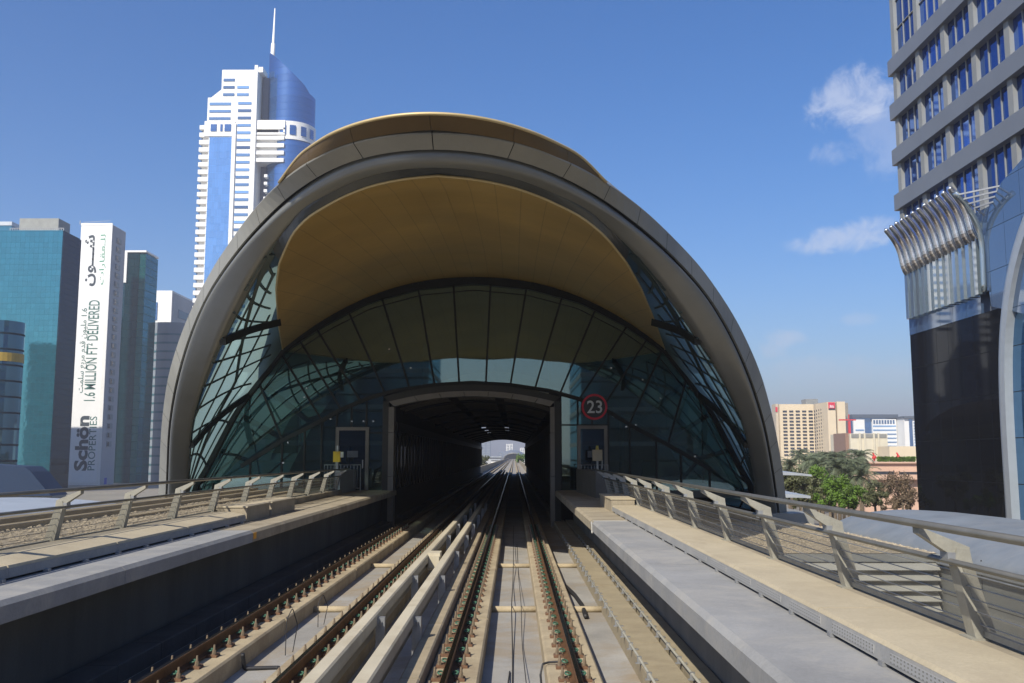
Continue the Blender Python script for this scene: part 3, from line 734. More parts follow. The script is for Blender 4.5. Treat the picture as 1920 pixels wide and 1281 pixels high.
# outer roof from brow back over the station
def arch_out(y, grow):                       # outer arch over the hall
    h = smooth_pts(resample(Wc, 40), 1)
    return h, grow
hw = resample([Vector((p.x, p.y, p.z)) for p in Wc], 60)
top = [p for p in hw if p.z > 5.0]
roofA = CB
roofB = mir(resample([Vector((p.x + .9, 41, p.z + .9)) for p in top], 40))
roofC = [p + Vector((0, 20, 1.2)) for p in roofB]; roofD = [p + Vector((0, 109, .2)) for p in roofB]
rows = []
for i in range(len(roofA)):
    a, b = roofA[i] + Vector((0, .06, 0)), roofB[i]
    rows.append([a, a.lerp(b, .33) + Vector((0, 0, .5)), a.lerp(b, .66) + Vector((0, 0, .6)), b, roofC[i], roofC[i].lerp(roofD[i], .6) + Vector((0, 0, .5)), roofD[i]])
MB().grid(rows).build('roof', gold_roof, st, smooth=True)
# soffit: rows across, following the leaf outline
g = smooth_pts(resample(Gc, 60), 1)
zc_tab = [(20.3, apex(808, 330, 20.35).z), (23, apex(808, 330, 20.35).z + .42), (28, H + 6.95), (34, H + 7.35), (40, H + 7.52)]
rows = []
for p in g:
    y = p.y; zc = max(interp(zc_tab, y), p.z); r = []
    for j in range(25):
        q = j / 12 - 1
        r.append((X0 + q * p.x, y, p.z + (zc - p.z) * (1 - abs(q) ** 2.2)))
    rows.append(r)
MB().grid(rows).build('gold_soffit', gold, st, smooth=True)
GE = mir(g)
MB().tube([p + Vector((0, -.01, 0)) for p in GE], .035, 6).build('soffit_trim', gold_trim, st, smooth=True)
# upper closure: dark ceiling box between soffit and roof behind the rim
rows = []
Gfull = resample(Gc[::1], 60)
UPc = [Vector((p.x, p.y, p.z)) for p in Wc[:6]][:6]           # base .. (526)
upper = [Vector((11.9, 40, -2.2))] + [Vector((p.x, p.y - .02, p.z)) for p in Wc[1:5]] + [Vector((p.x, p.y, p.z)) for p in Gc]
U = both(upper, it=1)
I_end = [section(i, 1.0, -.12) for i in range(NF)]
def surf(i, t):                              # side shell between rim inner edge and wall arch / soffit edge
    a, b = I_end[i], U[i]
    m = a.lerp(b, t); bul = math.sin(PI * t) * .22
    d = Vector((m.x - X0, 0, .3)).normalized(); return m + d * bul
def surf_f(s, t):
    s = max(0, min(NF - 1.001, s)); i = int(s); q = s - i
    return surf(i, t).lerp(surf(i + 1, t), q)
CL = [i for i in range(NF) if I[i].y < 24.2]; c0, c1 = CL[0], CL[-1]
for a, b in ((0, c0), (c1, NF - 1)):
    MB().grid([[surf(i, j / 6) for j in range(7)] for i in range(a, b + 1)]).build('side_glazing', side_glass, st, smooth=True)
half = NF // 2
for side in (0, 1):
    def S(s): return s if side == 0 else NF - 1 - s
    lat = MB()
    for rng, sh in ((range(-66, 90, 13), 52), (range(-8, 90, 5), -6)):   # long diagonals and short rungs
        for k in rng:
            pts = [(k + sh * j / 16, j / 16) for j in range(17)]
            pts = [surf_f(S(a), b) for a, b in pts if 0 <= a <= c0 and (b < .93 or a < 20)]
            for a, b in zip(pts, pts[1:]): lat.bar(a, b, .065, .08)
    lat.build('glazing_lattice', frame_steel, st)
    lat2 = MB(); pts = [surf_f(S(s), .5) for s in range(0, c0 + 1, 2)]
    for a, b in zip(pts, pts[1:]): lat2.bar(a, b, .10, .16)
    lat2.build('arch_rib', frame_steel, st)
    for s in (20, 42):
        m = MB()
        for a, b in zip([surf_f(S(s), j / 8) for j in range(8)], [surf_f(S(s), (j + 1) / 8) for j in range(8)]): m.bar(a + Vector((0, .1, -.1)), b + Vector((0, .1, -.1)), .2, .24)
        m.build('cross_rib', frame_dark, st)
# clerestory closing panel behind rim top
rows = []
for i in range(NF):
    if c0 <= i <= c1: rows.append([surf(i, j / 6) for j in range(7)])
MB().grid(rows).build('clerestory_panel', M('clerestory', (.05, .058, .062), .3, .2), st)
# --- end wall at y = 40
W = both(Wc, it=1)
fr = MB()
for i in range(len(W) - 1):
    fr.bar(W[i] + Vector((0, -.02, 0)), W[i + 1] + Vector((0, -.02, 0)), .34, .30, up=(0, 1, 0))
fr.build('wall_arch', frame_dark, st)
YG = 40.0
def w40(u, v, D=40.0): return PY(u, v, D)
Lpts = [(350, 935), (480, 858), (530, 826), (604, 789), (636, 770), (690, 747), (740, 733), (815, 722), (886, 718), (957, 722), (1030, 733), (1085, 748), (1140, 772), (1200, 808), (1252, 834), (1310, 868), (1420, 935)]
LW = resample([w40(u, v) for u, v in Lpts], 81)
# panes of the fan
topu = [484, 526, 560, 592, 652, 715, 784, 850, 920, 988, 1055, 1118, 1178, 1215, 1243, 1288]
botu = [530, 604, 640, 676, 722, 768, 815, 861, 911, 957, 1003, 1050, 1086, 1128, 1180, 1252]
Wl = [p.copy() for p in W]
def on_curve(cv, u):                         # point of a wall curve seen at pixel column u (at y=40), upper side
    X = lambda p: 964 + (p.x / p.y) * F / 1.0
    for a, b in zip(cv, cv[1:]):
        xa, xb = PXu(a), PXu(b)
        if (xa - u) * (xb - u) <= 0 and abs(xb - xa) > 1e-6: return a.lerp(b, (u - xa) / (xb - xa))
    return cv[0]
RCi = RC.transposed()
def PXu(p):
    d = RCi @ (Vector(p) - Vector((0, 0, H))); return 960 + F * d.x / -d.z
mul = MB()
tops = [on_curve(W, u) for u in topu]; bots = [on_curve(LW, u) for u in botu]
for a, b in zip(tops, bots): mul.bar(a + Vector((0, -.03, 0)), b + Vector((0, -.03, 0)), .075, .10, up=(0, 1, 0))
for a, b in zip(LW[8:-8], LW[9:-7]): mul.bar(a + Vector((0, -.04, 0)), b + Vector((0, -.04, 0)), .16, .14, up=(0, 1, 0))
# thin line just inside the arch
inner = [p + (Vector((X0, 40, 1.0)) - p).normalized() * .42 for p in W]
for a, b in zip(inner[14:-14], inner[15:-13]): mul.bar(a + Vector((0, -.02, 0)), b + Vector((0, -.02, 0)), .03, .05, up=(0, 1, 0))
first = None
for k in range(len(tops) - 1):
    MB().quad(bots[k] + Vector((0, 0, 0)), bots[k + 1], tops[k + 1], tops[k]).build('fan_pane', end_glass, st, recalc=False)
# lower panes either side, vertical strips down to platform
def lower(us):
    for a, b in zip(us, us[1:]):
        A, B = on_curve(LW, a), on_curve(LW, b)
        MB().quad((A.x, YG, WZ), (B.x, YG, WZ), B, A).build('wall_pane', end_glass, st, recalc=False)
        mul.bar((A.x, YG - .04, WZ), (A.x, YG - .04, A.z), .07, .1, up=(0, 1, 0))
lower([400, 470, 530, 572, 604, 632, 660, 688, 719]); lower([1051, 1083, 1110, 1140, 1180, 1230, 1276, 1330, 1385])
# flank panes between arch, fan and lower strips
def flank(us, arch):
    for a, b in zip(us, us[1:]):
        A, B = on_curve(W, a), on_curve(W, b); a2, b2 = on_curve(LW, a), on_curve(LW, b)
        MB().quad(a2, b2, B, A).build('flank_pane', end_glass, st, recalc=False)
for pts in ([w40(372, 930), w40(530, 826), w40(484, 710)], [w40(372, 930), w40(484, 710), w40(430, 785)], [w40(1402, 930), w40(1252, 834), w40(1288, 710)], [w40(1402, 930), w40(1288, 710), w40(1340, 785)]):
    MB().quad(*pts).build('flank_pane', end_glass, st, recalc=False)
mul.bar(w40(719, 812, 39.97), w40(632, 812, 39.97), .06, .06); mul.bar(w40(1051, 797, 39.97), w40(1140, 797, 39.97), .06, .06)
mul.build('mullion', frame_dark, st)
# steel struts inside
m = MB()
def tube_px(pts, r, D): m.tube([w40(u, v, D) for u, v in pts], r, 10)
tube_px([(437, 772), (530, 822), (574, 800), (640, 772)], .13, 41.2); tube_px([(484, 715), (577, 788), (640, 770)], .13, 41.6)
tube_px([(395, 838), (466, 864), (540, 815)], .12, 41.0)
tube_px([(1288, 715), (1203, 786), (1135, 762)], .11, 41.4); tube_px([(1338, 772), (1256, 824), (1150, 775)], .11, 41.2); tube_px([(1390, 838), (1312, 860), (1252, 828)], .11, 41.0)
tube_px([(1312, 860), (1380, 925)], .09, 41.0); tube_px([(1312, 860), (1265, 915)], .09, 41.3)
m.tube([w40(604, 790, 41), w40(604, 920, 41)], .10, 8); m.tube([w40(1165, 790, 41), w40(1165, 920, 41)], .10, 8)
m.build('strut', frame_steel, st, smooth=True)
m = MB()
sp = M('spider_fitting', (.7, .7, .68), .25, .9)
for u, v in ((575, 728), (636, 770), (620, 786), (571, 745), (660, 790), (682, 790), (700, 790), (1099, 755), (1150, 781), (1174, 800), (1192, 797), (1205, 712), (1238, 747), (1146, 690), (1240, 828), (1284, 855), (1303, 856), (540, 830), (531, 868), (730, 655), (770, 690)):
    p = w40(u, v, 39.93); m.box(p.x - .035, p.x + .035, p.y - .03, p.y + .03, p.z - .03, p.z + .03)
m.build('spider_fitting', sp, st)
# platform doors left and right of the portal
def door(u0, u1, v0, v1, lab):
    d = MB(); a, b = w40(u0, v0, 39.9), w40(u1, v1, 39.9); z0 = WZ; t_ = .14
    d.box(a.x, a.x + t_, 39.86, 39.98, z0, a.z).box(b.x - t_, b.x, 39.86, 39.98, z0, a.z).box(a.x + t_, b.x - t_, 39.86, 39.98, a.z - t_, a.z)
    o = d.build('door', portal_light, st)
    MB().box(a.x + t_, b.x - t_, 39.90, 39.93, z0 + .05, a.z - t_).build('pane', mirror_glass('door_glass', (.006, .012, .022), refl=.10, gtint=(.6, .75, .9)), o)
    m2 = MB().box(b.x - t_ - .12, b.x - t_ - .07, 39.84, 39.88, z0 + .9, z0 + 1.25); m2.build('handle', galv, o)
    MB().box((a.x + b.x) / 2 - .2, (a.x + b.x) / 2 + .25, 39.885, 39.899, z0 + 1.35, z0 + 1.62).build('notice', M('grey_notice', (.09, .11, .14), .6), o)
door(630, 690, 801, 918, ''); door(1082, 1140, 798, 910, '')
# portal frame around the track opening
pxl, pxr, plz = w40(720, 760).x, w40(1050, 760).x, 0
def arc_y(u0, u1, vm, ve, n=21, D=40.0):
    um = (u0 + u1) / 2; return [w40(lerp(u0, u1, k / (n - 1)), vm + (ve - vm) * (lerp(-1, 1, k / (n - 1))) ** 2, D) for k in range(n)]
m = MB()
o1, o2 = arc_y(720, 1050, 722, 745), arc_y(731, 1039, 734, 754)
for y_, sgn in ((39.85, 1),):
    m.grid([[Vector((p.x, 39.7, p.z)) for p in o1], [Vector((p.x, 39.7, p.z)) for p in o2]])
    m.grid([[Vector((p.x, 39.7, p.z)) for p in o1], [Vector((p.x, 40.4, p.z)) for p in o1]])
m.box(o1[0].x, o2[0].x, 39.7, 40.4, -.44, o2[0].z + .02).box(o2[-1].x, o1[-1].x, 39.7, 40.4, -.44, o2[-1].z + .02)
m.build('portal_frame', portal_dark, st)
o3 = arc_y(741, 1031, 744, 763)
m = MB(); n = 21
for a in range(0, 20, 3):
    b = min(20, a + 3); i2 = [o2[k] for k in range(a, b + 1)]; i3 = [o3[k] for k in range(a, b + 1)]
    if a: i2[0] = i2[0].lerp(i2[1], .06); i3[0] = i3[0].lerp(i3[1], .06)
    m.grid([[Vector((p.x, 39.66, p.z)) for p in i2], [Vector((p.x, 39.66, p.z)) for p in i3], [Vector((p.x, 40.3, p.z)) for p in i3]])
for pa, pb in ((o2[0], o3[0]), (o2[-1], o3[-1])):
    x0, x1 = sorted((pa.x, pb.x)); z = -.44
    for z0, z1 in ((-.44, 1.6), (1.62, 3.4), (3.42, min(pa.z, pb.z) - .02)): m.box(x0, x1, 39.66, 40.3, z0, z1)
m.build('portal_trim', portal_light, st)
# tunnel between the platforms
YE = 151
wl, wr = X0 - 3.42, X0 + 3.42
m = MB()
m.box(wl - .25, wl, 40.45, YE, 3.9, 5.0).box(wr, wr + .25, 40.45, YE, 3.9, 5.0)
m.box(wl - 6.3, wl - .15, 40.45, YE, -.9, WZ).box(wr + .15, wr + 6.3, 40.45, YE, -.9, WZ)
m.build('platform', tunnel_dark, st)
m = MB(); rows = []
for y in (40.4, 60, 84):
    rows.append([Vector((X0 + q * 3.42, y, 4.62 + .55 * (1 - q * q))) for q in [k / 8 - 1 for k in range(17)]])
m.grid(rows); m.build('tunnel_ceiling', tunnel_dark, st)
m = MB(); y = 42.0
while y < YE - .5:
    for k in range(-8, 8):
        if k in (-3, 2): continue
        a, b = [Vector((X0 + q * 3.3, y, 4.50 + .55 * (1 - q * q))) for q in (k / 8, (k + 1) / 8)]; m.bar(a, b, .22, .05)
    y += .9
m.build('ceiling_slat', tunnel_rib, st)
y = 44.0; f = None
while y < YE:
    if f is None: f = MB().prism([(X0 + q * 3.42, 4.34 + .55 * (1 - q * q)) for q in [k / 6 - 1 for k in range(13)]] + [(X0 + q * 3.42, 4.56 + .55 * (1 - q * q)) for q in [1 - k / 6 for k in range(13)]], 43.9, 44.1).build('ceiling_beam', tunnel_dark, st)
    else: copy_part(f, st, (0, y - 44, 0))
    y += 9
m = MB(); m2 = MB()
y = 41.0; k = 0
while y < YE - 1:
    for x, s in ((wl, 1), (wr, -1)): m.box(x - .08, x + .08, y, y + (.35 if k % 3 == 0 else .16), WZ, 3.5)
    y += 1.45; k += 1
for x in (wl, wr): m.box(x - .12, x + .12, 41, YE, 3.5, 3.9); m2.box(x - .03, x + .03, 41.02, YE, WZ + .01, 3.49)
m.build('platform_screen_frame', M('screen_frame', (.030, .032, .030), .6, .2), st); m2.build('platform_screen_glass', mirror_glass('screen_glass', (.010, .014, .014), refl=.08), st)
# hall behind the wall: side walls, back, ceiling
hall = resample(Wc, 40); HL = mir([Vector((p.x + .05, 0, p.z + .05)) for p in hall])
m = MB(); m.grid([[Vector((p.x, 56, p.z)), Vector((p.x, 84, p.z))] for p in HL]); m.build('hall_shell', black_inside, st)
MB().grid([[Vector((p.x, 84, p.z)), Vector((p.x, YE, p.z))] for p in HL]).build('hall_glazing', fritted('warm_roof_glass', (.75, .68, .48), (.7, .66, .5), .4), st)
up_ = [p for p in HL if p.z > 4.6 + H - .2]
m = MB(); m.grid([[Vector((p.x, 40.2, p.z)), Vector((p.x, 56, p.z))] for p in up_]); m.build('hall_ceiling', black_inside, st)
for sgn in (-1, 1):
    seg = [p for p in HL if (p.x - X0) * sgn > 0 and p.z <= 4.6 + H + .1]
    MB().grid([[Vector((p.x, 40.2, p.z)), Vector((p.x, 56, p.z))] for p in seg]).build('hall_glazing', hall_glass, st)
    m = MB(); s = sorted(seg, key=lambda p: p.z)
    for k in range(-20, 60, 9):
        for dr in (1, -1):
            pts = []
            for j in range(15):
                idx = k + dr * j
                if 0 <= idx < len(s): pts.append(Vector((s[idx].x - sgn * .06, 40.4 + j * 1.1, s[idx].z)))
            for a, b in zip(pts, pts[1:]): m.bar(a, b, .06, .09)
    m.build('hall_lattice', frame_steel, st)
MB().box(X0 - 11.5, wl - .3, 56, 56.2, WZ, 9.0).box(wr + .3, X0 + 11.5, 56, 56.2, WZ, 9.0).build('hall_partition', black_inside, st)
MB().box(X0 - 11.8, wl - .3, 40.1, 56, WZ - .3, WZ - .01).box(wr + .3, X0 + 11.8, 40.1, 56, WZ - .3, WZ - .01).build('hall_floor', M('hall_floor', (.10, .11, .105), .4), st)
m = MB()
for u0, u1, v0, v1, D in ((1205, 1232, 862, 898, 46), (1262, 1300, 800, 850, 48)):
    a, b = PY(u0, v0, D), PY(u1, v1, D); m.box(a.x, b.x, D, D + .3, b.z, a.z)
m.build('wall_panel', M('lime_panel', (.12, .2, .02), .5), st)
m = MB(); a, b = PY(500, 755, 50), PY(556, 850, 50); m.box(a.x, b.x, 50, 50.4, b.z, a.z)
m.build('partition_panel', M('olive_panel', (.10, .13, .10), .6), st)
# station base and side roof wings under the rim
MB().box(X0 - 13.5, X0 - 11.6, 38.2, 150, GZ, .2).box(X0 + 11.6, X0 + 13.5, 38.2, 150, GZ, .2).build('base_wall', champagne, st)

# station number disc
p = w40(1114.5, 763, 39.80); R_ = 24 * 40 / F
sg = thing('number_sign', 'round black sign reading 23 with a red ring beside the tunnel portal', 'sign', (p.x, p.y, p.z))
m = MB(); n = 40
ring = lambda r, y: [(p.x + r * math.cos(2 * PI * k / n), y, p.z + r * math.sin(2 * PI * k / n)) for k in range(n)]
MB().add(ring(R_ * .98, p.y) + ring(R_ * .98, p.y + .06), [tuple(range(n)), tuple(range(2 * n - 1, n - 1, -1))] + [(k, (k + 1) % n, n + (k + 1) % n, n + k) for k in range(n)]).build('disc', sign_black, sg)
m = MB(); a, b, c, d = ring(R_, p.y - .03), ring(R_ * .84, p.y - .03), ring(R_ * .84, p.y + .02), ring(R_, p.y + .08)
m.add(a + b + c + d, [(k, (k + 1) % n, n + (k + 1) % n, n + k) for k in range(n)] + [(n + k, n + (k + 1) % n, 2 * n + (k + 1) % n, 2 * n + k) for k in range(n)] + [(3 * n + k, 3 * n + (k + 1) % n, (k + 1) % n, k) for k in range(n)])
m.build('ring', red_sign, sg)
def text_parts(s, offset=0.0, shear=0):
    cu = bpy.data.curves.new('t', 'FONT'); cu.body = s; cu.offset = offset; cu.resolution_u = 3; cu.shear = shear
    ob = bpy.data.objects.new('t', cu); C.objects.link(ob)
    dg = bpy.context.evaluated_depsgraph_get(); dg.update()
    me = bpy.data.meshes.new_from_object(ob.evaluated_get(dg))
    vs = [v.co.copy() for v in me.vertices]; fs = [tuple(q.vertices) for q in me.polygons]
    bpy.data.objects.remove(ob); bpy.data.meshes.remove(me)
    x0 = min(v.x for v in vs); x1 = max(v.x for v in vs); y0 = min(v.y for v in vs); y1 = max(v.y for v in vs)
    return [((v.x - x0) / (x1 - x0), (v.y - y0) / (y1 - y0)) for v in vs], fs
def text_on(s, fn, name, mat, parent, offset=0.0):
    vs, fs = text_parts(s, offset); m = MB(); m.add([fn(a, b) for a, b in vs], fs)
    return m.build(name, mat, parent, recalc=False)
a, b = w40(1101, 775, 39.76), w40(1129, 751, 39.76)
text_on('23', lambda q, r: (lerp(a.x, b.x, q), p.y - .035, lerp(a.z, b.z, r)), 'numeral', M('numeral_white', (.62, .64, .66), .6, var=.03), sg, .012)

# equipment near the doors
t = thing('emergency_phone', 'yellow call box on a post by the left station door', 'call box', (-6.9, 37, WZ))
a = PY(632, 857, 38.4)
MB().box(a.x - .14, a.x + .14, 38.3, 38.5, a.z - .20, a.z + .22).build('box_body', yellow, t)
MB().box(a.x + .141, a.x + .26, 38.32, 38.46, a.z - .02, a.z + .2).build('lamp_plate', M('pale_plate', (.6, .6, .5), .5), t)
MB().cyl(a.x, 38.56, WZ, a.z + .45, .05, 10).build('post', galv, t)
t = thing('equipment_cabinet', 'beige cabinet on a stand by the right station door', 'cabinet', (3.3, 38.0, WZ))
a = PY(1120, 852, 38.0)
MB().box(a.x - .19, a.x + .19, 37.9, 38.15, a.z - .26, a.z + .18).build('box_body', concrete_duct, t)
MB().cyl(a.x, 38.02, a.z + .18, a.z + .34, .07, 10, .05).build('beacon', M('beacon_amber', (.45, .38, .06), .4), t)
MB().cyl(a.x, 38.02, WZ, a.z - .26, .05, 10).build('post', galv, t)
def gate(x0, x1, y, lab):
    t = thing('gate', lab, 'gate', (x0, y, WZ), 'small platform gates')
    MB().tube([(x0, y, WZ), (x0, y, WZ + 1.05), (x1, y, WZ + 1.05), (x1, y, WZ)], .022, 6).tube([(x0, y, WZ + .12), (x1, y, WZ + .12)], .018, 6).build('frame', galv, t)
    f = None; n = int((x1 - x0) / .13)
    for k in range(1, n):
        x = lerp(x0, x1, k / n)
        if f is None: f = MB().cyl(x, y, WZ + .12, WZ + 1.04, .010, 6).build('baluster', galv, t); xf = x
        else: copy_part(f, t, (x - xf, 0, 0))
a, b = PY(608, 880, 38.9), PY(676, 880, 38.9); gate(a.x, b.x, 38.9, 'low grey metal gate in front of the left station door')
a, b = PY(1084, 880, 38.7), PY(1140, 880, 38.7); gate(a.x, b.x, 38.7, 'low grey metal gate in front of the right station door')
t = tag(MB().prism([(3.25, 32.6), (2.75, 32.6), (2.45, 38.0), (3.25, 38.0)], WZ + .0, 1.93, axis='z').build('screen_wall', M('shaded_screen_grey', (.12, .115, .10), .7), origin=(3.2, 34, WZ)), 'grey solid screen at the far end of the right railing', 'screen')  # screen grey darkened for the shadow it stands in
tag(MB().box(-6.7, -6.5, 36, 39.6, WZ, 1.9).build('screen_wall', grey_wall, origin=(-6.6, 38, WZ)), 'dark solid screen at the far end of the left railing', 'screen')


# ------------------------------------------------------------------ CITY, LEFT SIDE
def lbl_bx(name, label, cat, cx, y, group=None): return thing(name, label, cat, (cx, y, GZ), group)
# white and blue skyscraper
D = 450.0
def hx(u, v=300): return PY(u, v, D).x
def hz(v, u=480): return PY(u, v, D).z
t = thing('skyscraper', 'tall white and sky blue skyscraper with a spire and a curved blue top', 'skyscraper', (hx(480), D, GZ))
m = MB()
zt = hz(232)
m.box(hx(372, 400), hx(392, 400), D + 2, D + 24, GZ, zt)
m.box(hx(390), hx(480), D, D + 24, GZ, zt)
m.box(hx(389, 205), hx(480, 205), D, D + 24, zt, hz(183)).box(hx(416, 150), hx(480, 205), D, D + 24, hz(183), hz(131))
m.prism([(hx(396, 180), hz(183)), (hx(416, 150) - .01, hz(183)), (hx(416, 150) - .01, hz(168))], D, D + 24)
m.build('wall', white_paint, t)
MB().box(hx(473), hx(479), D - 1.2, D, GZ, hz(124)).box(hx(434), hx(441), D - .8, D, GZ, zt).box(hx(479, 126), hx(490, 126), D + 3, D + 12, hz(131), hz(121)).build('pillar', white_paint, t)
MB().box(hx(392), hx(436), D - .5, D, GZ, hz(258)).build('glass_panel', sky_glass, t)
fl = 3.72
def bands(x0, x1, yf, z0, z1, mat, frac, name, out=.25, step=fl):
    f = None; n = 0; z = z0
    while z + step * frac < z1:
        if f is None: f = MB().box(x0, x1, yf - out, yf, z0, z0 + step * frac).build(name, mat, t)
        else: copy_part(f, t, (0, 0, n * step))
        n += 1; z = z0 + n * step
winb = mirror_glass('hotel_window', (.08, .16, .28), refl=.3, gtint=(.6, .75, 1), rnd=True)
bands(hx(443), hx(468), D, hz(620), hz(190), winb, .36, 'window_band')
bands(hx(393, 200), hx(433, 200), D, hz(225), hz(187), winb, .36, 'window_band')
bands(hx(419, 160), hx(440, 160), D, hz(180), hz(140), winb, .36, 'window_band')
bands(hx(445, 160), hx(467, 160), D, hz(180), hz(150), winb, .36, 'window_band')
bands(hx(368, 400), hx(391, 400), D + 2, hz(640), hz(228), white_paint, .56, 'balcony', out=2.2)
MB().box(hx(369.5, 400), hx(371.9, 400), D + 2, D + 20, GZ, zt).build('balcony_recess', winb, t)
m = MB()
for u0, u1 in ((396, 407), (414, 418), (422, 434)): m.box(hx(u0, 240), hx(u1, 240), D - .9, D - .4, hz(247), hz(234))
m.build('window', deep_glass, t)
MB().box(hx(384, 240), hx(441, 240), D - .6, D, hz(256), hz(228)).build('belt', white_paint, t)
MB().box(hx(479), hx(504, 200), D + 9, D + 22, GZ, hz(133)).build('recess_wall', M('recess_grey', (.12, .13, .16), .6), t)
m = MB(); m.box(hx(478, 265), hx(534, 265), D - .5, D + 14, hz(243), hz(226)); m.box(hx(478, 265), hx(533, 265), D + 1.5, D + 14, hz(303), hz(252)); m.box(hx(478, 265), hx(534, 265), D - .5, D + 14, hz(253), hz(249)); m.box(hx(531, 265), hx(534, 265), D - .5, D + 14, hz(250), hz(240))
m.build('sky_lobby', white_paint, t)
bands(hx(478, 265), hx(533, 265), D + 1.5, hz(304), hz(252), white_paint, .5, 'balcony', out=2.0)
bands(hx(480, 265), hx(518, 265), D + 1.5, hz(300.5), hz(255), winb, .34, 'window_band', out=.3)
MB().box(hx(480, 265), hx(520, 265), D + .5, D + 2, hz(250), hz(243)).build('lobby_opening', dark_gap, t)
D13 = D + 13; cx = PY(548, 190, D13).x; R1 = PY(591, 210, D13).x - cx
def curve_wall(z0f, z1f, r, name, mat, n=24, a0=-1.75, a1=1.6, yb=D + 13):
    rows = [[], []]
    for k in range(n + 1):
        a = lerp(a0, a1, k / n); x = cx + r * math.sin(a); y = yb - r * 1.05 * math.cos(a)
        rows[0].append((x, y, z0f)); rows[1].append((x, y, z1f(x) if callable(z1f) else z1f))
    return MB().grid(rows).build(name, mat, t, smooth=True)
ztop = lambda x: interp([(PY(u_, v_, D + dd).x, PY(u_, v_, D + dd).z) for u_, v_, dd in ((505, 101, 12), (530, 120, 3), (572, 160, 3), (578, 172, 4), (591, 186, 12))], x)
curve_wall(GZ, ztop, R1, 'curved_glass', deep_glass)
m = MB(); rows = []
for zz in (hz(260), hz(226)): rows.append([(cx + (R1 + .5) * math.sin(a), D + 13 - (R1 + .5) * 1.05 * math.cos(a), zz) for a in [lerp(-.35, 1.6, k / 16) for k in range(17)]])
m.grid(rows).build('belt', white_paint, t, smooth=True)
f = None
for a in (-.2, .18, .62, 1.05):
    r = R1 + .8; rr = [[(cx + r * math.sin(a + da), D + 13 - r * 1.05 * math.cos(a + da), zz) for da in (0, .12, .24)] for zz in (hz(252), hz(234))]
    MB().grid(rr).build('window', deep_glass, t)
MB().box(hx(502, 160), hx(505, 160), D + 6, D + 20, GZ, hz(118)).build('fin_wall', white_paint, t)
a, b = PY(511, 104, D + 10), PY(515.5, 16, D + 10)
MB().tube([a - Vector((0, 0, 8)), a.lerp(b, .25), a.lerp(b, .26), b], 1.35, 8, .25).build('spire', white_paint, t, smooth=True)
f = None
for k in range(8):
    if f is None: f = MB().box(hx(494), hx(500), D + 2, D + 8, hz(330), hz(330) + 1.4).build('balcony', white_paint, t)
    else: copy_part(f, t, (0, 0, -k * fl))

# teal mirrored office block
D = 300.0; xr = PY(118, 436, D).x
t = thing('office_block', 'teal mirror glass office block at the left edge with a grey roof box', 'office block', (xr - 18, D, GZ))
zt = PY(60, 432, D).z
MB().box(xr - 95, xr, D, D + 12, GZ, zt).build('teal_facade', teal_glass, t)
MB().box(xr + .002, xr + .35, D + .1, D + 12.4, GZ, zt - .4).build('side_facade', navy_glass, t)
a = PY(40, 411, D + 3); b = PY(113, 411, D + 3)
MB().box(a.x, b.x, D + 2, D + 10, zt, a.z).build('roof_box', grey_wall, t)
m = MB()
for k in range(24): m.box(lerp(a.x - 2, xr, k / 23) - .1, lerp(a.x - 2, xr, k / 23) + .1, D + .3, D + .5, zt, zt + .8)
m.box(a.x - 2, xr, D + .3, D + .5, zt + .7, zt + .85); m.build('roof_rail', galv, t)
a = PY(-10, 416, 480); b = PY(22, 416, 480)
t = thing('office_block', 'pale roofed teal block behind the left edge of the mirror glass block', 'office block', (a.x, 480, GZ))
MB().box(a.x - 20, b.x, 480, 500, GZ, a.z - 2).build('teal_facade', teal_glass, t); MB().box(a.x - 20, b.x + .4, 479.5, 500, a.z - 2, a.z).build('roof_slab', white_roof, t)

# banner tower
D = 373.0; x0, x1 = PY(152, 430, D).x, PY(210.5, 430, D).x; zt = PY(180, 421, D).z
t = thing('banner_tower', 'slim white tower carrying a full height white banner with vertical lettering', 'tower', (x0, D, GZ))
MB().box(x0, x1, D, D + 13, GZ, zt).build('wall', white_paint, t)
MB().box(x1 - 1.1, x1 + .15, D - .3, D, GZ, zt + .4).box(x0, x1, D - .25, D, zt - .6, zt + .5).build('edge_trim', white_paint, t)
MB().box(x0 + .3, x1 - 1.2, D - .12, D, PY(150, 905, D).z, zt - .7).build('banner', M('banner_fabric', (.80, .80, .79), .8, var=.03, scale=.3), t)
MB().box(x1 + .002, x1 + .2, D + .2, D + 12.8, GZ, zt - .3).build('side_wall', M('shaded_side_render', (.36, .38, .40), .8, var=.05, scale=.3), t)  # darker than the white front: shade painted into the side face
f = None
for k in range(24):
    z = zt - 4.5 - k * 3.55
    if z < GZ + 2: break
    if f is None:
        f = MB().box(x1 + .201, x1 + .55, D + 4.0, D + 8.2, z - 2.1, z).build('window', M('bay_shade', (.20, .24, .25), .5), t); z00 = z
        pf = MB().box(x1 + .551, x1 + .60, D + 4.2, D + 5.6, z - 1.9, z - .3).build('pane', win_dark, f)
    else:
        c = copy_part(f, t, (0, 0, z - z00)); copy_part(pf, c)
def vtext(s, u0, u1, v0, v1, mat, off=0.0, name='lettering'):
    # text turned 90 degrees anticlockwise in pixel box u0..u1 (top..baseline) v0 (end) .. v1 (start)
    um = (u0 + u1) / 2; A, B = PY(u0, (v0 + v1) / 2, D), PY(u1, (v0 + v1) / 2, D); z1, z0 = PY(um, v0, D).z, PY(um, v1, D).z
    return text_on(s, lambda q, r: (lerp(B.x, A.x, r), D - .16, lerp(z0, z1, q)), name, mat, t, off)
vtext('Sch\u00f6n', 141, 166, 780, 883, letter_dark, .04)
vtext('PROPERTIES', 166.5, 180, 781, 882, letter_teal, .004)
vtext('1.6 MILLION FT\u00b2 DELIVERED', 162, 183, 563, 752, letter_teal, .010)
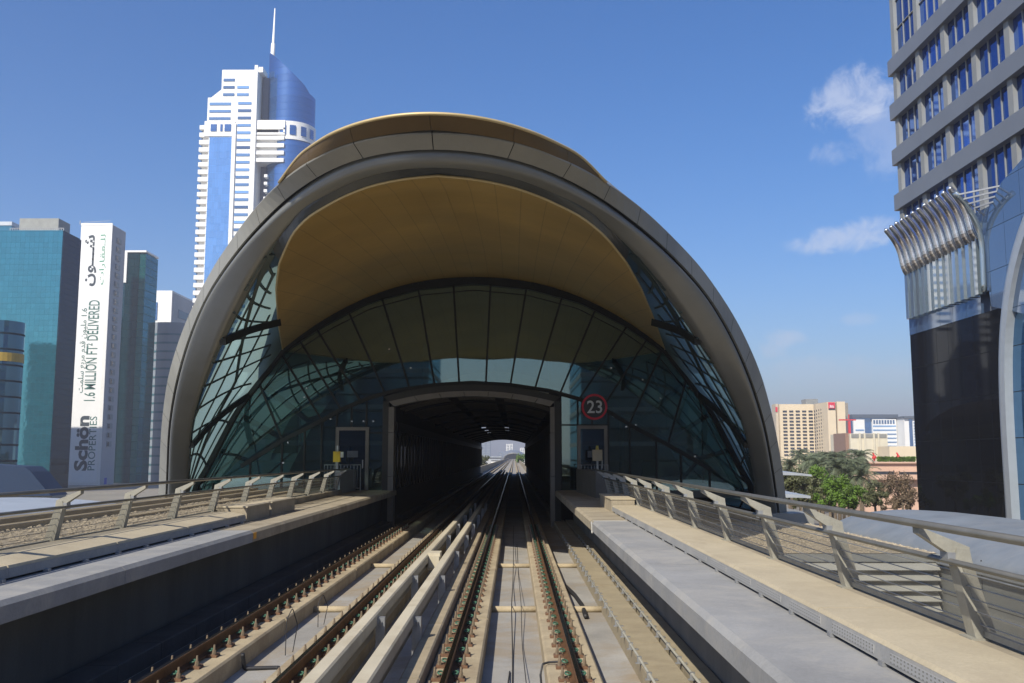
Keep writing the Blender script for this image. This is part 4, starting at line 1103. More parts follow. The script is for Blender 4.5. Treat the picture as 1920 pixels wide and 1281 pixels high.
ar_small = '\ufe96\ufee4\ufee0\ufeb3 \ufecA\ufe91\ufead\ufee3 \ufee1\ufeaa\ufed7 \ufee5\ufeee\ufbff\ufee0\ufee3 1.6'
vtext(ar_small, 149, 165, 578, 737, letter_teal, .008)
vtext('\ufee5\ufeed\u0640\u0640\u0640\ufeb7', 158, 182, 441, 537, letter_dark, .03)
vtext('\ufe95\ufe8d\ufead\ufe8e\ufed8\ufecc\u0640\ufee0\ufedf', 187, 199, 440, 534, letter_green, .0)
MB().box(PY(196, 900, D).x, PY(201, 900, D).x, D - .35, D - .3, PY(196, 908, D).z, PY(196, 896, D).z).build('notice', M('blue_notice', (.05, .1, .5), .5), t)
m = MB(); a = PY(152, 415, D); m.bar((a.x - .3, D, zt), (a.x - .3, D, zt + 1.6), .25, .25); m.bar((a.x + 1, D, zt + .9), (x1 - 1, D, zt + 1.5), .12, .12); m.build('roof_rail', galv, t)

# green-teal fin tower
D = 402.0; a, b, c = PY(240, 470, D), PY(262, 470, D), PY(274, 470, D)
t = thing('glass_tower', 'dark teal glass fin tower with a white cap behind the banner tower', 'tower', (b.x, D, GZ))
MB().box(PY(230, 470, D).x, b.x, D, D + 14, GZ, a.z - .8).build('dark_facade', mirror_glass('dark_teal_facade', (.003, .022, .028), refl=.12, edge=.3, gtint=(.25, .5, .6), grid=[('X', 2.0, .06), ('Z', 3.4, .1)], lines=(.003, .015, .02)), t)
MB().box(b.x + .01, c.x, D + .3, D + 14, GZ, a.z - 1.2).build('teal_facade', fin_glass, t)
MB().box(PY(230, 470, D).x, c.x + .3, D - .5, D + 14, a.z - .8, a.z).box(PY(230, 470, D).x, a.x, D - .5, D - .01, a.z - 14, a.z - .8).build('white_cap', white_paint, t)  # white strip cut short, dark face below it stands for shade

# grey curved building with teal window ribbons, white block behind
D = 420.0; cx = PY(296, 700, D).x; r = PY(334, 700, D).x - cx
t = thing('office_building', 'grey rounded office building with thin teal window ribbons', 'office building', (cx, D + r, GZ))
zt = PY(290, 600, D).z
arc = lambda rr, n=20: [(cx + rr * math.sin(lerp(-1.5, 1.5, k / n)), D + 14 - rr * .8 * math.cos(lerp(-1.5, 1.5, k / n))) for k in range(n + 1)]
MB().prism(arc(r), GZ, zt, axis='z').build('wall', M('grey_blue_wall', (.20, .235, .27), .7, var=.05, scale=.1), t)
rib = None; ribm = M('teal_ribbon', (.05, .13, .15), .3, .2)
for k in range(19):
    z = zt - 5 - k * 3.9
    if rib is None: rib = MB().prism(arc(r + .15), z - .9, z, axis='z').build('window_band', ribm, t)
    else: copy_part(rib, t, (0, 0, -k * 3.9))
D = 455.0; a, b, c = PY(268, 545, D), PY(323, 545, D), PY(362, 560, D)
t = thing('white_block', 'white block with a blue window behind the rounded grey building', 'building', (b.x, D, GZ))
MB().box(a.x - 4, b.x, D, D + 34, GZ, a.z).build('wall', white_paint, t)
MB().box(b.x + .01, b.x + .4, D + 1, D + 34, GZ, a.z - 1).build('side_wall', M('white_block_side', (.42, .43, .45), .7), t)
MB().box(a.x - 4, PY(295, 580, D).x, D - .4, D, PY(280, 600, D).z, PY(280, 567, D).z).build('window', deep_glass, t)
f = None
for k in range(3):
    if f is None: f = MB().box(b.x + .42, b.x + .6, D + 8, D + 30, a.z - 12, a.z - 8).build('window', win_dark, t)
    else: copy_part(f, t, (0, 0, -k * 6.5))

# dark rounded tower at the left edge
D = 200.0; cx = PY(-2, 700, D).x; r = PY(38, 700, D).x - cx; zt = PY(15, 605, D).z
t = thing('round_tower', 'dark blue rounded glass tower with a yellow band at the left edge', 'tower', (cx, D, GZ))
circ = lambda rr, n=32: [(cx + rr * math.cos(2 * PI * k / n), D + rr * math.sin(2 * PI * k / n)) for k in range(n)]
MB().prism(circ(r), GZ, zt, axis='z').build('glass_drum', navy_round, t)
MB().prism(circ(r + .1), PY(15, 680, D).z, PY(15, 664, D).z, axis='z').build('yellow_band', M('band_ochre', (.36, .24, .03), .6), t)
# blue sloping canopy roof
D = 130.0; P_ = [PY(u, v, D) for u, v in ((-40, 930), (95, 930), (58, 885), (45, 875), (-40, 870))]
o = tag(MB().prism([(p.x, p.z) for p in P_], D, D + 5).build('canopy', M('blue_sheet', (.004, .022, .062), .8, .0, var=.1, scale=.3), origin=(P_[1].x, D, P_[0].z)), 'dark blue sloping canopy at the lower left edge', 'canopy')
MB().prism([(P_[0].x - 2, GZ), (P_[1].x, GZ), (P_[1].x, P_[1].z), (P_[0].x - 2, P_[1].z - .01)], D + .5, D + 4.5).build('canopy_wall', grey_wall, o)

# ------------------------------------------------------------------ CITY, RIGHT SIDE: tower parallel to the track
XW = 36.0
t = thing('office_tower', 'dark grey office tower with blue windows and a silver scooped crown over black glass', 'office tower', (XW + 12, 66, GZ))
GZT = GZ - H
yf, yn = 87.9, 40.0
ZB = [23.04, 27.42, 31.86, 36.25]
m = MB()
for z in ZB: m.box(XW, XW + 1.2, yn, yf + .4, z, z + 1.5)
m.box(XW, XW + 1.2, yn, yf + .4, 49.0, 50.5).box(XW, XW + 1.2, yn, yf + .4, 55, 58)
m.build('spandrel', tower_grey, t)
MB().box(XW + .9, XW + 26, yn, yf - .3, 11, 58).build('core_wall', tower_grey, t)
bays = []; y = yf
while y > yn: bays.append(y); y -= 5.05
def px_pier(y): return (y - .95, y)
pier0 = None
for (z0, z1) in ((19.0, 23.04), (24.54, 27.42), (28.92, 31.86), (33.36, 36.25), (37.75, 49.0)):
    for i, y in enumerate(bays):
        MB().box(XW + .28, XW + .64, y - .85, y - .1, z0, z1).build('pier', tower_pier, t)
        ya, yb_ = y - 5.15, y - .85
        fm = MB(); pn = MB()
        w_ = (yb_ - ya) / 3
        for k in range(1, 3): fm.box(XW + .52, XW + .62, ya + w_ * k - .05, ya + w_ * k + .05, z0, z1)
        nz_ = 1 if z1 - z0 < 5 else 4
        for k in range(1, nz_): fm.box(XW + .5, XW + .62, ya, yb_, lerp(z0, z1, k / nz_) - .04, lerp(z0, z1, k / nz_) + .04)
        fo = fm.build('window', tower_pier, t)
        pn.box(XW + .625, XW + .66, ya, yb_, z0, z1).build('pane', win_blue, fo)
# lower black glass, fins and scoops
MB().box(XW + .25, XW + 22, 69.6, 86.8, GZT, 11.0).build('black_facade', black_glass, t)
MB().box(XW + .2, XW + .9, 73.2, 86.75, 11.0, 12.6).build('reflecting_band', slate_glass, t)
MB().box(XW + .3, XW + 1.0, 71, 86.75, 12.6, 19.0).build('fin_backing', slate_glass, t)
ys = [85.9 - k * 1.18 for k in range(12)]
f = s0 = None
for k, y in enumerate(ys):
    if f is None:
        f = MB().prism([(XW - .25, y - .30), (XW + .3, y - .42), (XW + .3, y + .42), (XW - .25, y + .30)], 12.4, 18.0, axis='z').build('fin', pale_glass, t)
        pr = [(XW - .1, 16.6), (XW - .42, 17.2), (XW - .55, 17.9), (XW - .72, 18.6), (XW - 1.0, 19.3), (XW - 1.45, 20.0), (XW - 1.95, 20.6), (XW - 2.5, 21.25), (XW - 1.7, 20.8), (XW - 1.0, 20.1), (XW - .6, 19.2), (XW - .3, 18.4), (XW + .2, 17.6)]
        m = MB(); ctr = smooth_pts(resample([(x_ + .12, y, z_) for x_, z_ in pr[:7]], 18), 1)
        for q in range(len(ctr) - 1): m.tube(ctr[q:q + 2], .40 - .010 * q, 12, .40 - .010 * (q + 1), cap=False)
        tip = ctr[-1]; dirn = (ctr[-1] - ctr[-2]).normalized()
        m.tube([tip, tip + dirn * .1, tip + dirn * .18, tip + dirn * .22], .23, 12, .04)
        s0 = m.build('scoop', silver, t, smooth=True, recalc=False)
    else:
        dz = .02 * k; copy_part(f, t, (0, ys[k] - ys[0], 0)); copy_part(s0, t, (0, ys[k] - ys[0], dz))
m = MB()
m.tube(smooth_pts(resample([(XW - .3, 71.6, 12.4), (XW - .3, 71.5, 16.5), (XW - .7, 71.4, 17.8), (XW - 1.5, 71.2, 19.2), (XW - 2.4, 71, 20.0)], 16), 1), .22, 8)
m.build('curved_mullion', pale_glass, t, smooth=True)
m = MB()
for k in range(4): m.bar((XW - 2.2 + k * .4, 71, 19.8 - k * .35), (XW + .3, 68.6 + k * .2, 19.9 - k * .3), .10, .12)
m.bar((XW - 2.3, 71, 19.9), (XW - .2, 71, 18.2), .1, .1); m.build('crown_bracket', galv, t)
MB().prism([(63.0, 9.0), (71.0, 11.2), (71.3, 13.5), (71.2, 16.8), (70.4, 18.6), (68.5, 20.0), (63, 21.5)], XW - .15, XW + .3, axis='x').build('blue_panel', slate_glass, t)
# big arched frame at the right edge
path = [(69.75, GZT), (69.8, 1), (69.75, 4), (69.5, 7), (69.0, 9.5), (68.1, 12), (66.9, 14.2), (65.2, 16.2), (63.0, 17.8), (60.0, 19.0), (56, 19.6), (50, 19.6)]
pp = smooth_pts(resample([(XW - .5, y, z) for y, z in path], 40), 1)
m = MB(); rows = []
for i, p in enumerate(pp):
    d = (pp[min(i + 1, 39)] - pp[max(i - 1, 0)]).normalized(); nrm = Vector((0, d.z, -d.y))
    if nrm.y < 0: nrm = -nrm
    rows.append([Vector((XW + .3, p.y, p.z)) + nrm * .55, Vector((XW - .35, p.y, p.z)) + nrm * .55, Vector((XW - .5, p.y, p.z)) + nrm * .1, Vector((XW - .5, p.y, p.z)) - nrm * .6, Vector((XW + .4, p.y, p.z)) - nrm * .6])
m.grid(rows).build('arch_frame', M('arch_cladding', (.42, .45, .48), .35, .4, var=.06), t)
MB().prism([(69.4, GZT), (69.4, 6), (68.6, 9.5), (66.6, 13.5), (63, 17), (50, 19), (45, 19), (45, GZT)], XW + .1, XW + .3, axis='x').build('arch_glazing', mirror_glass('arch_glass', (.008, .04, .10), refl=.3, gtint=(.4, .65, .9), grid=[('Z', 3.3, .06)]), t)

t.location.z += H                            # heights above were taken from eye level
# cream hotel far right
D = 640.0
def kx(u, D_=D): return PY(u, 800, D_).x
def kz(v, D_=D): return PY(1500, v, D_).z
t = thing('hotel', 'cream hotel block with rows of small windows and a red sign behind the palms', 'hotel', (kx(1520), D, GZ))
x0, x1 = kx(1463), kx(1526.5); zt = kz(758)
MB().box(x0, x1, D, D + 20, GZ, zt).build('front_wall', beige_wall, t)
A = Vector((x1, D, 0)); q = PY(1553, 800, 612); B = Vector((q.x, 612, 0)); zt2 = PY(1553, 756, 612).z
MB().add([(A.x, A.y, GZ), (B.x, B.y, GZ), (B.x + 18, B.y + 14, GZ), (A.x + 14, A.y + 20, GZ), (A.x, A.y, zt), (B.x, B.y, zt), (B.x + 18, B.y + 14, zt), (A.x + 14, A.y + 20, zt)],
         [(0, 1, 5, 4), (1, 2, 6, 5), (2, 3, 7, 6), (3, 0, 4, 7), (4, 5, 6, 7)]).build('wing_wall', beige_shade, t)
x2, x3 = PY(1553, 800, 611).x, PY(1568, 800, 611).x; zt3 = PY(1560, 754, 611).z
MB().box(x2, x3, 611, 635, GZ, zt3).build('fin_wall', beige_wall, t)
MB().box(x3 + .01, PY(1571, 800, 611).x, 613, 635, GZ, zt3 - .5).build('stair_slot', win_dark, t)
MB().box(PY(1571, 800, 611).x + .01, PY(1586, 800, 611).x, 611, 635, GZ, zt3 + .3).build('end_wall', beige_wall, t)
MB().box(kx(1517), kx(1540), D + 5, D + 15, zt, kz(747.5)).build('roof_box', grey_wall, t)
MB().box(kx(1457), kx(1462), D + 2, D + 12, GZ, zt + .3).build('side_wall', beige_shade, t)
rows14 = [kz(771 + 6.3 * k) for k in range(14)]
f = None; n = 0
for r_, z in enumerate(rows14):
    for c_ in range(5):
        x = kx(1468.5 + c_ * 12.1)
        if f is None: f = MB().box(x, x + 2.7, D - .3, D - .001, z - .75, z + .4).build('window', win_dark, t); fx, fz = x, z
        else: copy_part(f, t, (x - fx, 0, z - fz))
        n += 1
m = MB()
for r_, z in enumerate(rows14):
    for c_ in range(6):
        P0 = A.lerp(B, (c_ + .25) / 6.2); P1 = A.lerp(B, (c_ + .62) / 6.2); o_ = Vector((-.25, -.2, 0)); zz = z + .8 * c_ / 6
        m.add([P0 + o_ + Vector((0, 0, zz - .75)), P1 + o_ + Vector((0, 0, zz - .75)), P1 + o_ + Vector((0, 0, zz + .4)), P0 + o_ + Vector((0, 0, zz + .4))], [(0, 1, 2, 3)])
ow = m.build('window', win_dark, t, recalc=False); ow['kind'] = 'stuff'
s = 610.6; a, b = PY(1553.6, 768, s), PY(1565.4, 754.5, s)
so_ = MB().box(a.x, b.x, s, s + .35, a.z, b.z).build('sign', red_sign, t)
vs, fs = text_parts('ibis', .02); m = MB(); m.add([(lerp(a.x + .8, b.x - .8, q), s - .05, lerp(a.z + 1.2, a.z + 3.0, r)) for q, r in vs], fs); m.build('lettering', sign_white, so_, recalc=False)
MB().box(a.x, b.x, s - .06, s - .001, a.z - .05, a.z + .75).build('sign_strip', sign_black, so_)
MB().box(kx(1456.5), kx(1460), D + 1.5, D + 1.9, kz(772), kz(763)).build('sign', red_sign, t)

# blue and white offices behind
D = 720.0
def ox(u): return PY(u, 800, D).x
def oz(v): return PY(1650, v, D).z
t = thing('office_building', 'white and blue office building with a dark roof slab, right of the hotel', 'office building', (ox(1640), D, GZ))
MB().box(ox(1600), ox(1680), D, D + 20, GZ, oz(784)).build('glass_wall', deep_glass, t)
MB().box(ox(1596), ox(1682), D - 3, D + 20, oz(784), oz(777.5)).build('roof_slab', M('slate_roof', (.07, .09, .12), .6), t)
MB().box(ox(1599), ox(1619.5), D - 2, D - .01, GZ, oz(787)).box(ox(1634), ox(1679), D - 2, D - .01, GZ, oz(786)).build('white_wall', white_paint, t)
f = None
for k in range(10):
    z = oz(798) - k * 3.0
    MB().box(ox(1635), ox(1678), D - 2.2, D - 2.001, z - 1.1, z).build('window_band', winb, t)
    if k: MB().box(ox(1602), ox(1618), D - 2.2, D - 2.001, z - 1.1, z).build('window_band', winb, t)
for k in range(8):
    x = lerp(ox(1636), ox(1675), k / 7.5)
    if f is None: f = MB().box(x, x + 1.2, D - 2.3, D - 2.001, oz(795), oz(788)).build('window', deep_glass, t); fx = x
    else: copy_part(f, t, (x - fx, 0, 0))
t = thing('office_building', 'white gridded office building with a blue stair strip beside the black tower', 'office building', (ox(1700), D - 15, GZ))
MB().box(ox(1680.5), ox(1740), D - 15, D, GZ, oz(786)).build('wall', white_paint, t)
MB().box(ox(1679), ox(1740), D - 17, D, oz(786), oz(782)).build('roof_slab', M('slate_roof_b', (.08, .1, .13), .6), t)
MB().box(ox(1689), ox(1695), D - 15.4, D - 15.01, GZ, oz(787)).build('glass_strip', deep_glass, t)
f = None
for k in range(9):
    for c_ in range(3):
        x = ox(1697.5) + c_ * 2.9; z = oz(796) - k * 2.05
        if f is None: f = MB().box(x, x + 1.9, D - 15.3, D - 15.01, z, z + 1.1).build('window', winb, t); fx, fz = x, z
        else: copy_part(f, t, (x - fx, 0, z - fz))
# cream hall
D = 480.0
t = thing('hall', 'cream windowless hall with a grey top strip in front of the blue offices', 'hall', (PY(1630, 840, D).x, D, GZ))
MB().box(PY(1595, 840, D).x, PY(1665, 840, D).x, D, D + 30, GZ, PY(1630, 813, D).z).build('wall', cream_wall, t)
MB().box(PY(1597, 840, D).x, PY(1663, 840, D).x, D - .3, D - .01, PY(1630, 821, D).z, PY(1630, 814, D).z).build('top_strip', M('hall_strip', (.22, .22, .20), .6), t)
f = None
for u in (1611, 1620, 1637.5, 1646):
    x = PY(u, 840, D).x; MB().box(x, x + .8, D - .6, D - .02, GZ, PY(u, 813, D).z + .3).build('pilaster', cream_wall, t)
MB().box(PY(1588.5, 840, D).x, PY(1594.8, 840, D).x, D + 2, D + 20, GZ, PY(1590, 812, D).z).build('brown_wall', M('brown_render', (.25, .15, .10), .85), t)
MB().box(PY(1668, 850, 460).x, PY(1730, 850, 460).x, 460, 475, GZ, PY(1690, 837, 460).z).build('annex_wall', beige_wall, t)
# crane
t = thing('tower_crane', 'red tower crane beside the cream hotel', 'crane', (PY(1592, 840, 560).x, 560, GZ))
a = PY(1592, 790, 560)
MB().bar((a.x, 560, GZ), (a.x, 560, a.z), 1.3, 1.3).build('mast', red_paint, t)
MB().bar((a.x - 6, 560, a.z + .8), (a.x + 4, 560, a.z + .8), .6, .8).build('jib', red_paint, t)
MB().bar((a.x - .2, 560, a.z + 1.5), (a.x, 560, a.z + 4), .5, .5).build('cab_mast', red_paint, t)
# pink terrace building with parasols
D = 190.0
def tx(u, D_=D): return PY(u, 880, D_).x
def tz(v, D_=D): return PY(1660, v, D_).z
t = thing('terrace_building', 'pink rendered terrace building with a dark window strip beyond the palms', 'building', (tx(1670), D, GZ))
MB().box(tx(1619), tx(1760), D, D + 25, GZ, tz(869)).build('wall', pink_wall, t)
MB().box(tx(1617), tx(1760), D - .6, D + 25, tz(869), tz(866.5)).box(tx(1625), tx(1760), D - 1.5, D - .01, tz(899), tz(890)).build('cornice', pink_wall, t)
MB().box(tx(1637), tx(1676), D - .25, D - .01, tz(890), tz(884)).build('window', win_dark, t); MB().box(tx(1685), tx(1740), D - .25, D - .01, tz(890), tz(885)).build('window', win_dark, t)
MB().box(tx(1600), tx(1760), 150, 152, GZ, PY(1660, 921, 150).z).build('garden_wall', pink_wall, t)
for u, wh in ((1640, 'left'), (1685, 'right')):
    a = PY(u, 865, 196)
    p_ = thing('parasol', f'red furled parasol on the pink terrace, {wh} of the pair', 'parasol', (a.x, 196, tz(867)), 'red parasols on the terrace')
    MB().tube([(a.x - .1, 196, a.z + .1), (a.x, 196, a.z + .7), (a.x - .15, 196, a.z + 1.4), (a.x - .35, 196, a.z + 1.75)], .22, 8, .16).tube([(a.x, 196, a.z + .55), (a.x - .1, 196, a.z + 1.1)], .55, 8, .35).build('canopy', red_paint, p_, smooth=True)
    MB().cyl(a.x, 196, tz(867), a.z + .2, .05, 6).build('pole', galv, p_)
# curved bus-stop like canopies by the station
for u0, u1, v0, v1, Dc, lab in ((1466, 1522, 879, 890, 62, 'upper thin pale curved canopy beside the right foot of the station'), (1464, 1520, 920, 930, 48, 'lower thin grey curved canopy beside the right foot of the station')):
    a, b = PY(u0, v0, Dc), PY(u1, v1, Dc); hgt = a.z - b.z
    t = thing('canopy', lab, 'canopy', ((a.x + b.x) / 2, Dc, GZ), 'canopies beside the station')
    rows = [[(lerp(a.x - 6, b.x, q), y, b.z + hgt * (1 - q) ** .6 + (y - Dc) * .02) for q in [k / 12 for k in range(13)]] for y in (Dc, Dc + 3, Dc + 6)]
    m = MB(); m.grid(rows); m.grid([[(p[0], p[1], p[2] - .12 - .3 * (1 - k / 12)) for k, p in enumerate(r)] for r in rows]); 
    m.grid([rows[0], [(p[0], p[1], p[2] - .12 - .3 * (1 - k / 12)) for k, p in enumerate(rows[0])]]); m.build('roof_sheet', white_roof, t, smooth=True, recalc=False)
    MB().cyl(a.x - 1, Dc + 3, GZ, a.z - .2, .12, 8).build('post', galv, t)

# ------------------------------------------------------------------ vegetation
def leaf_mat(name, c, var=.45):
    m, nt, out = new_mat(name); b = N(nt, 'ShaderNodeBsdfPrincipled'); b.inputs['Roughness'].default_value = .6
    oi = N(nt, 'ShaderNodeTexCoord'); nz = N(nt, 'ShaderNodeTexNoise'); nz.inputs['Scale'].default_value = 1.6; nz.inputs['Detail'].default_value = 5
    L(nt, oi.outputs['Object'], nz.inputs[0])
    mr = N(nt, 'ShaderNodeMapRange'); mr.inputs[1].default_value = .3; mr.inputs[2].default_value = .7; mr.inputs[3].default_value = 1 - var; mr.inputs[4].default_value = 1 + var
    L(nt, nz.outputs[0], mr.inputs[0]); s = N(nt, 'ShaderNodeVectorMath', operation='SCALE'); s.inputs[0].default_value = c; L(nt, mr.outputs[0], s.inputs['Scale'])
    L(nt, s.outputs[0], b.inputs['Base Color'])
    tl = N(nt, 'ShaderNodeBsdfTranslucent'); L(nt, s.outputs[0], tl.inputs[0])
    mx = N(nt, 'ShaderNodeMixShader'); mx.inputs[0].default_value = .25; L(nt, b.outputs[0], mx.inputs[1]); L(nt, tl.outputs[0], mx.inputs[2]); L(nt, mx.outputs[0], out.inputs[0]); return m
palm_leaf = leaf_mat('palm_frond', (.15, .18, .105)); green_leaf = leaf_mat('bright_leaf', (.105, .19, .02)); olive_leaf = leaf_mat('olive_leaf', (.10, .11, .045)); brown_leaf = leaf_mat('dry_twig', (.16, .115, .07))
def palm_mesh(seed):
    rnd = random.Random(seed); m = MB()
    for k in range(46):
        az = rnd.uniform(0, 2 * PI); el = rnd.uniform(-.45, 1.35); Ln = rnd.uniform(2.3, 3.2); pts = []
        p = Vector((0, 0, 0)); e = el
        for j in range(10):
            pts.append(p.copy()); p = p + Vector((math.cos(az) * math.cos(e), math.sin(az) * math.cos(e), math.sin(e))) * Ln / 9; e -= .17 + .05 * rnd.random()
        for a, b in zip(pts, pts[1:]): m.bar(a, b, .05, .04)
        for j in range(1, 10):
            a = pts[j]; d = (pts[j] - pts[j - 1]).normalized(); sd = d.cross(Vector((0, 0, 1))).normalized(); up = sd.cross(d)
            ll = .62 * math.sin(PI * (j / 10) ** .8) + .18
            for s in (-1, 1):
                for h in (0, .5):
                    a2 = a - d * (h * Ln / 9)
                    tip = a2 + sd * s * ll * .8 + d * ll * .55 - up * ll * rnd.uniform(.05, .45)
                    m.add([a2 - d * .05, a2 + d * .06, tip], [(0, 1, 2)])
    return m
crowns = []
palms = [(1482, 874, 150, 'palm tree with a grey green crown beside the station foot'), (1498, 853, 215, 'tall distant palm in front of the hotel wall'), (1516, 868, 140, 'grey green palm second from the station foot'),
         (1537, 872, 128, 'full grey green palm left of the bright green tree'), (1556, 862, 150, 'palm with drooping fronds in front of the hotel corner'), (1578, 862, 155, 'palm in front of the tall dark stair slot of the hotel'),
         (1597, 874, 132, 'palm behind the right side of the bright green tree'), (1612, 858, 150, 'high palm in front of the cream hall'), (1613, 893, 118, 'lowest palm beside the pink terrace wall'), (1530, 862, 185, 'small palm half hidden between nearer crowns'), (1570, 880, 120, 'palm with hanging fronds just above the bright green tree')]
for i, (u, v, Dp, lab) in enumerate(palms):
    c = PY(u, v, Dp)
    t = thing('palm_tree', lab, 'palm tree', (c.x, Dp, GZ), 'date palms right of the station')
    if i < 3: cr = palm_mesh(i + 3).build('crown', palm_leaf, t, origin=(0, 0, 0), recalc=False); crowns.append(cr)
    else: cr = copy_part(crowns[i % 3], t)
    cr.location = (0, 0, c.z - GZ); cr.rotation_euler = (0, 0, i * 1.3)
    MB().tube([(c.x, Dp, GZ), (c.x + .1, Dp, c.z * .5 + GZ * .5), (c.x, Dp, c.z)], .26, 8, .17).build('trunk', trunk_mat, t, smooth=True)
def tree(u, v, Dp, w, h, mat, lab, nleaf=2600, ls=.28, seed=1, name='tree', grp=None, sparse=False):
    rnd = random.Random(seed); c = PY(u, v, Dp)
    t = thing(name, lab, 'tree' if name == 'tree' else 'shrub', (c.x, Dp, GZ), grp)
    blobs = [(rnd.uniform(-.6, .6) * w / 2, rnd.uniform(-.5, .5) * w / 2, rnd.uniform(-.45, .45) * h, rnd.uniform(.28, .5) * min(w, h * 1.4) / 2) for _ in range(11)] + [(0, 0, 0, .6 * min(w, h) / 2)]
    m = MB()
    for _ in range(nleaf):
        bx, by, bz, br = rnd.choice(blobs); d = Vector((rnd.gauss(0, 1), rnd.gauss(0, 1), rnd.gauss(0, 1))).normalized(); r = br * (rnd.random() ** .35)
        p = Vector((c.x + bx, Dp + by, c.z + bz)) + d * r
        a = Vector((rnd.gauss(0, 1), rnd.gauss(0, 1), rnd.gauss(0, 1))).normalized(); b = a.cross(d + Vector((.01, 0, 0))).normalized(); s = ls * rnd.uniform(.6, 1.3)
        m.add([p - a * s * .5, p + b * s * .3, p + a * s * .5, p - b * s * .3], [(0, 1, 2, 3)])
    m.build('crown', mat, t, recalc=False)
    m = MB(); m.tube([(c.x, Dp, GZ), (c.x + .1, Dp, GZ * .4 + c.z * .6), (c.x, Dp, c.z - h * .1)], .2, 8, .1)
    for bx, by, bz, br in blobs[:7]: m.tube([(c.x, Dp, c.z - h * .45), (c.x + bx, Dp + by, c.z + bz)], .08, 5, .03)
    m.build('trunk', trunk_mat, t, smooth=True)
tree(1563, 915, 100, 5.6, 2.6, green_leaf, 'dense bright green tree in front of the palms', 5200, .26, 2)
tree(1612, 925, 108, 3.6, 1.9, green_leaf, 'low bright green tree right of the densest green tree', 2200, .26, 12)
tree(1505, 910, 96, 5.2, 2.0, olive_leaf, 'dull olive tree between the two thin canopies', 3000, .24, 3)
tree(1478, 905, 92, 3.2, 2.4, olive_leaf, 'dull olive tree tight against the station foot', 2000, .24, 4)
tree(1535, 932, 90, 3.4, 1.6, olive_leaf, 'low olive bush in front of the bright green tree', 1800, .22, 8, 'shrub')
tree(1650, 918, 112, 4.2, 1.4, olive_leaf, 'olive bush in front of the pink wall', 2000, .22, 5, 'shrub')
tree(1590, 938, 88, 3.0, 1.3, green_leaf, 'low bright green bush in front of the pale dome', 1700, .22, 31, 'shrub')
tree(1555, 940, 84, 3.4, 1.2, green_leaf, 'broad low green bush at the foot of the bright green tree', 1800, .22, 32, 'shrub')
tree(1500, 935, 80, 3.4, 1.1, olive_leaf, 'low olive bush below the lower thin canopy', 1700, .2, 33, 'shrub')
tree(1640, 938, 92, 4.2, 1.3, olive_leaf, 'low olive bush below the pink garden wall', 1800, .22, 34, 'shrub')
tree(1680, 943, 90, 3.6, 1.2, brown_leaf, 'low dry bush between the dome and the black tower', 1600, .2, 35, 'shrub')
tree(1540, 900, 112, 4.0, 2.4, green_leaf, 'fresh green tree half hidden behind the dense bright green tree', 2600, .26, 36)
tree(1690, 915, 105, 4.6, 3.0, brown_leaf, 'dry brown leafless tree beside the black tower', 2600, .20, 6)
tree(1705, 930, 98, 3.2, 1.8, brown_leaf, 'dry brown bush at the foot of the black tower', 1600, .20, 9, 'shrub')
m = MB(); rnd = random.Random(5)
for _ in range(900):
    u = rnd.uniform(1645, 1716); p = PY(u, rnd.uniform(857, 865), 194); s = .3
    a = Vector((rnd.gauss(0, 1), rnd.gauss(0, 1), rnd.gauss(0, 1))).normalized(); b = a.orthogonal().normalized()
    m.add([p - a * s, p + b * s * .6, p + a * s, p - b * s * .6], [(0, 1, 2, 3)])
o = m.build('hedge', green_leaf, origin=PY(1680, 866, 194), recalc=False); tag(o, 'thin green hedge along the pink terrace edge', 'hedge')

# ------------------------------------------------------------------ far view through the tunnel
D = 1000.0; cx = PY(962, 860, D).x
t = thing('distant_station', 'small hazy shell shaped station at the end of the viaduct', 'metro station', (cx, D, GZ))
rows = []
for y, s in ((D - 12, .72), (D, 1.0), (D + 40, 1.16), (D + 90, 1.1), (D + 120, .8)):
    rows.append([(cx + 13 * s * math.cos(a), y + 14 * (1 - math.sin(a)), H - 3 + 8.6 * s * math.sin(a)) for a in [PI * k / 24 for k in range(25)]])
MB().grid(rows).build('shell', M('far_shell', (.30, .31, .32), .45, .4), t, smooth=True)
MB().tube(smooth_pts(rows[0], 0), .6, 6).build('rim', champagne, t, smooth=True)
MB().quad(*[(p[0] * .98 + cx * .02, D + 12, p[2]) for p in rows[1]]).build('end_wall', M('far_wall', (.12, .14, .16), .3), t)
D = 1500.0
for u0, u1, vt, mt, lab, nm in ((902.5, 920, 815, haze_tower, 'hazy blue grey tower left in the tunnel view', 'tower'), (949, 961.5, 832.5, white_paint, 'bright white tower above the distant station', 'tower'), (975, 984, 840, white_paint, 'white tower at the right of the tunnel view', 'tower'), (935, 948, 848, haze_tower, 'low hazy block left of the white tower', 'building')):
    a, b = PY(u0, vt, D), PY(u1, vt, D); t = thing(nm, lab, nm, ((a.x + b.x) / 2, D, GZ))
    MB().box(a.x, b.x, D, D + 15, GZ, a.z).build('wall', mt, t)
    m = MB()
    for k in range(14):
        z = a.z - 2.2 - k * 2.4
        if z > GZ: m.box(a.x + 1.2, a.x + (b.x - a.x) * .44, D - .4, D - .01, z, z + 1.2).box(a.x + (b.x - a.x) * .56, b.x - 1.2, D - .4, D - .01, z, z + 1.2)
    m.build('window_band', M('far_window', (.30, .34, .38), .4), t)
D = 420.0; a, b = PY(921, 863, D), PY(937, 876, D)
t = thing('pavilion', 'low bright white pavilion left of the viaduct in the tunnel view', 'pavilion', (a.x, D, GZ))
MB().box(a.x, b.x, D, D + 12, GZ, a.z).build('wall', white_paint, t); MB().box(a.x - .5, b.x + .5, D - .6, D + 12.5, a.z, a.z + .35).build('roof', white_roof, t)
D = 700.0; a, b = PY(910, 856, D), PY(938, 862, D)
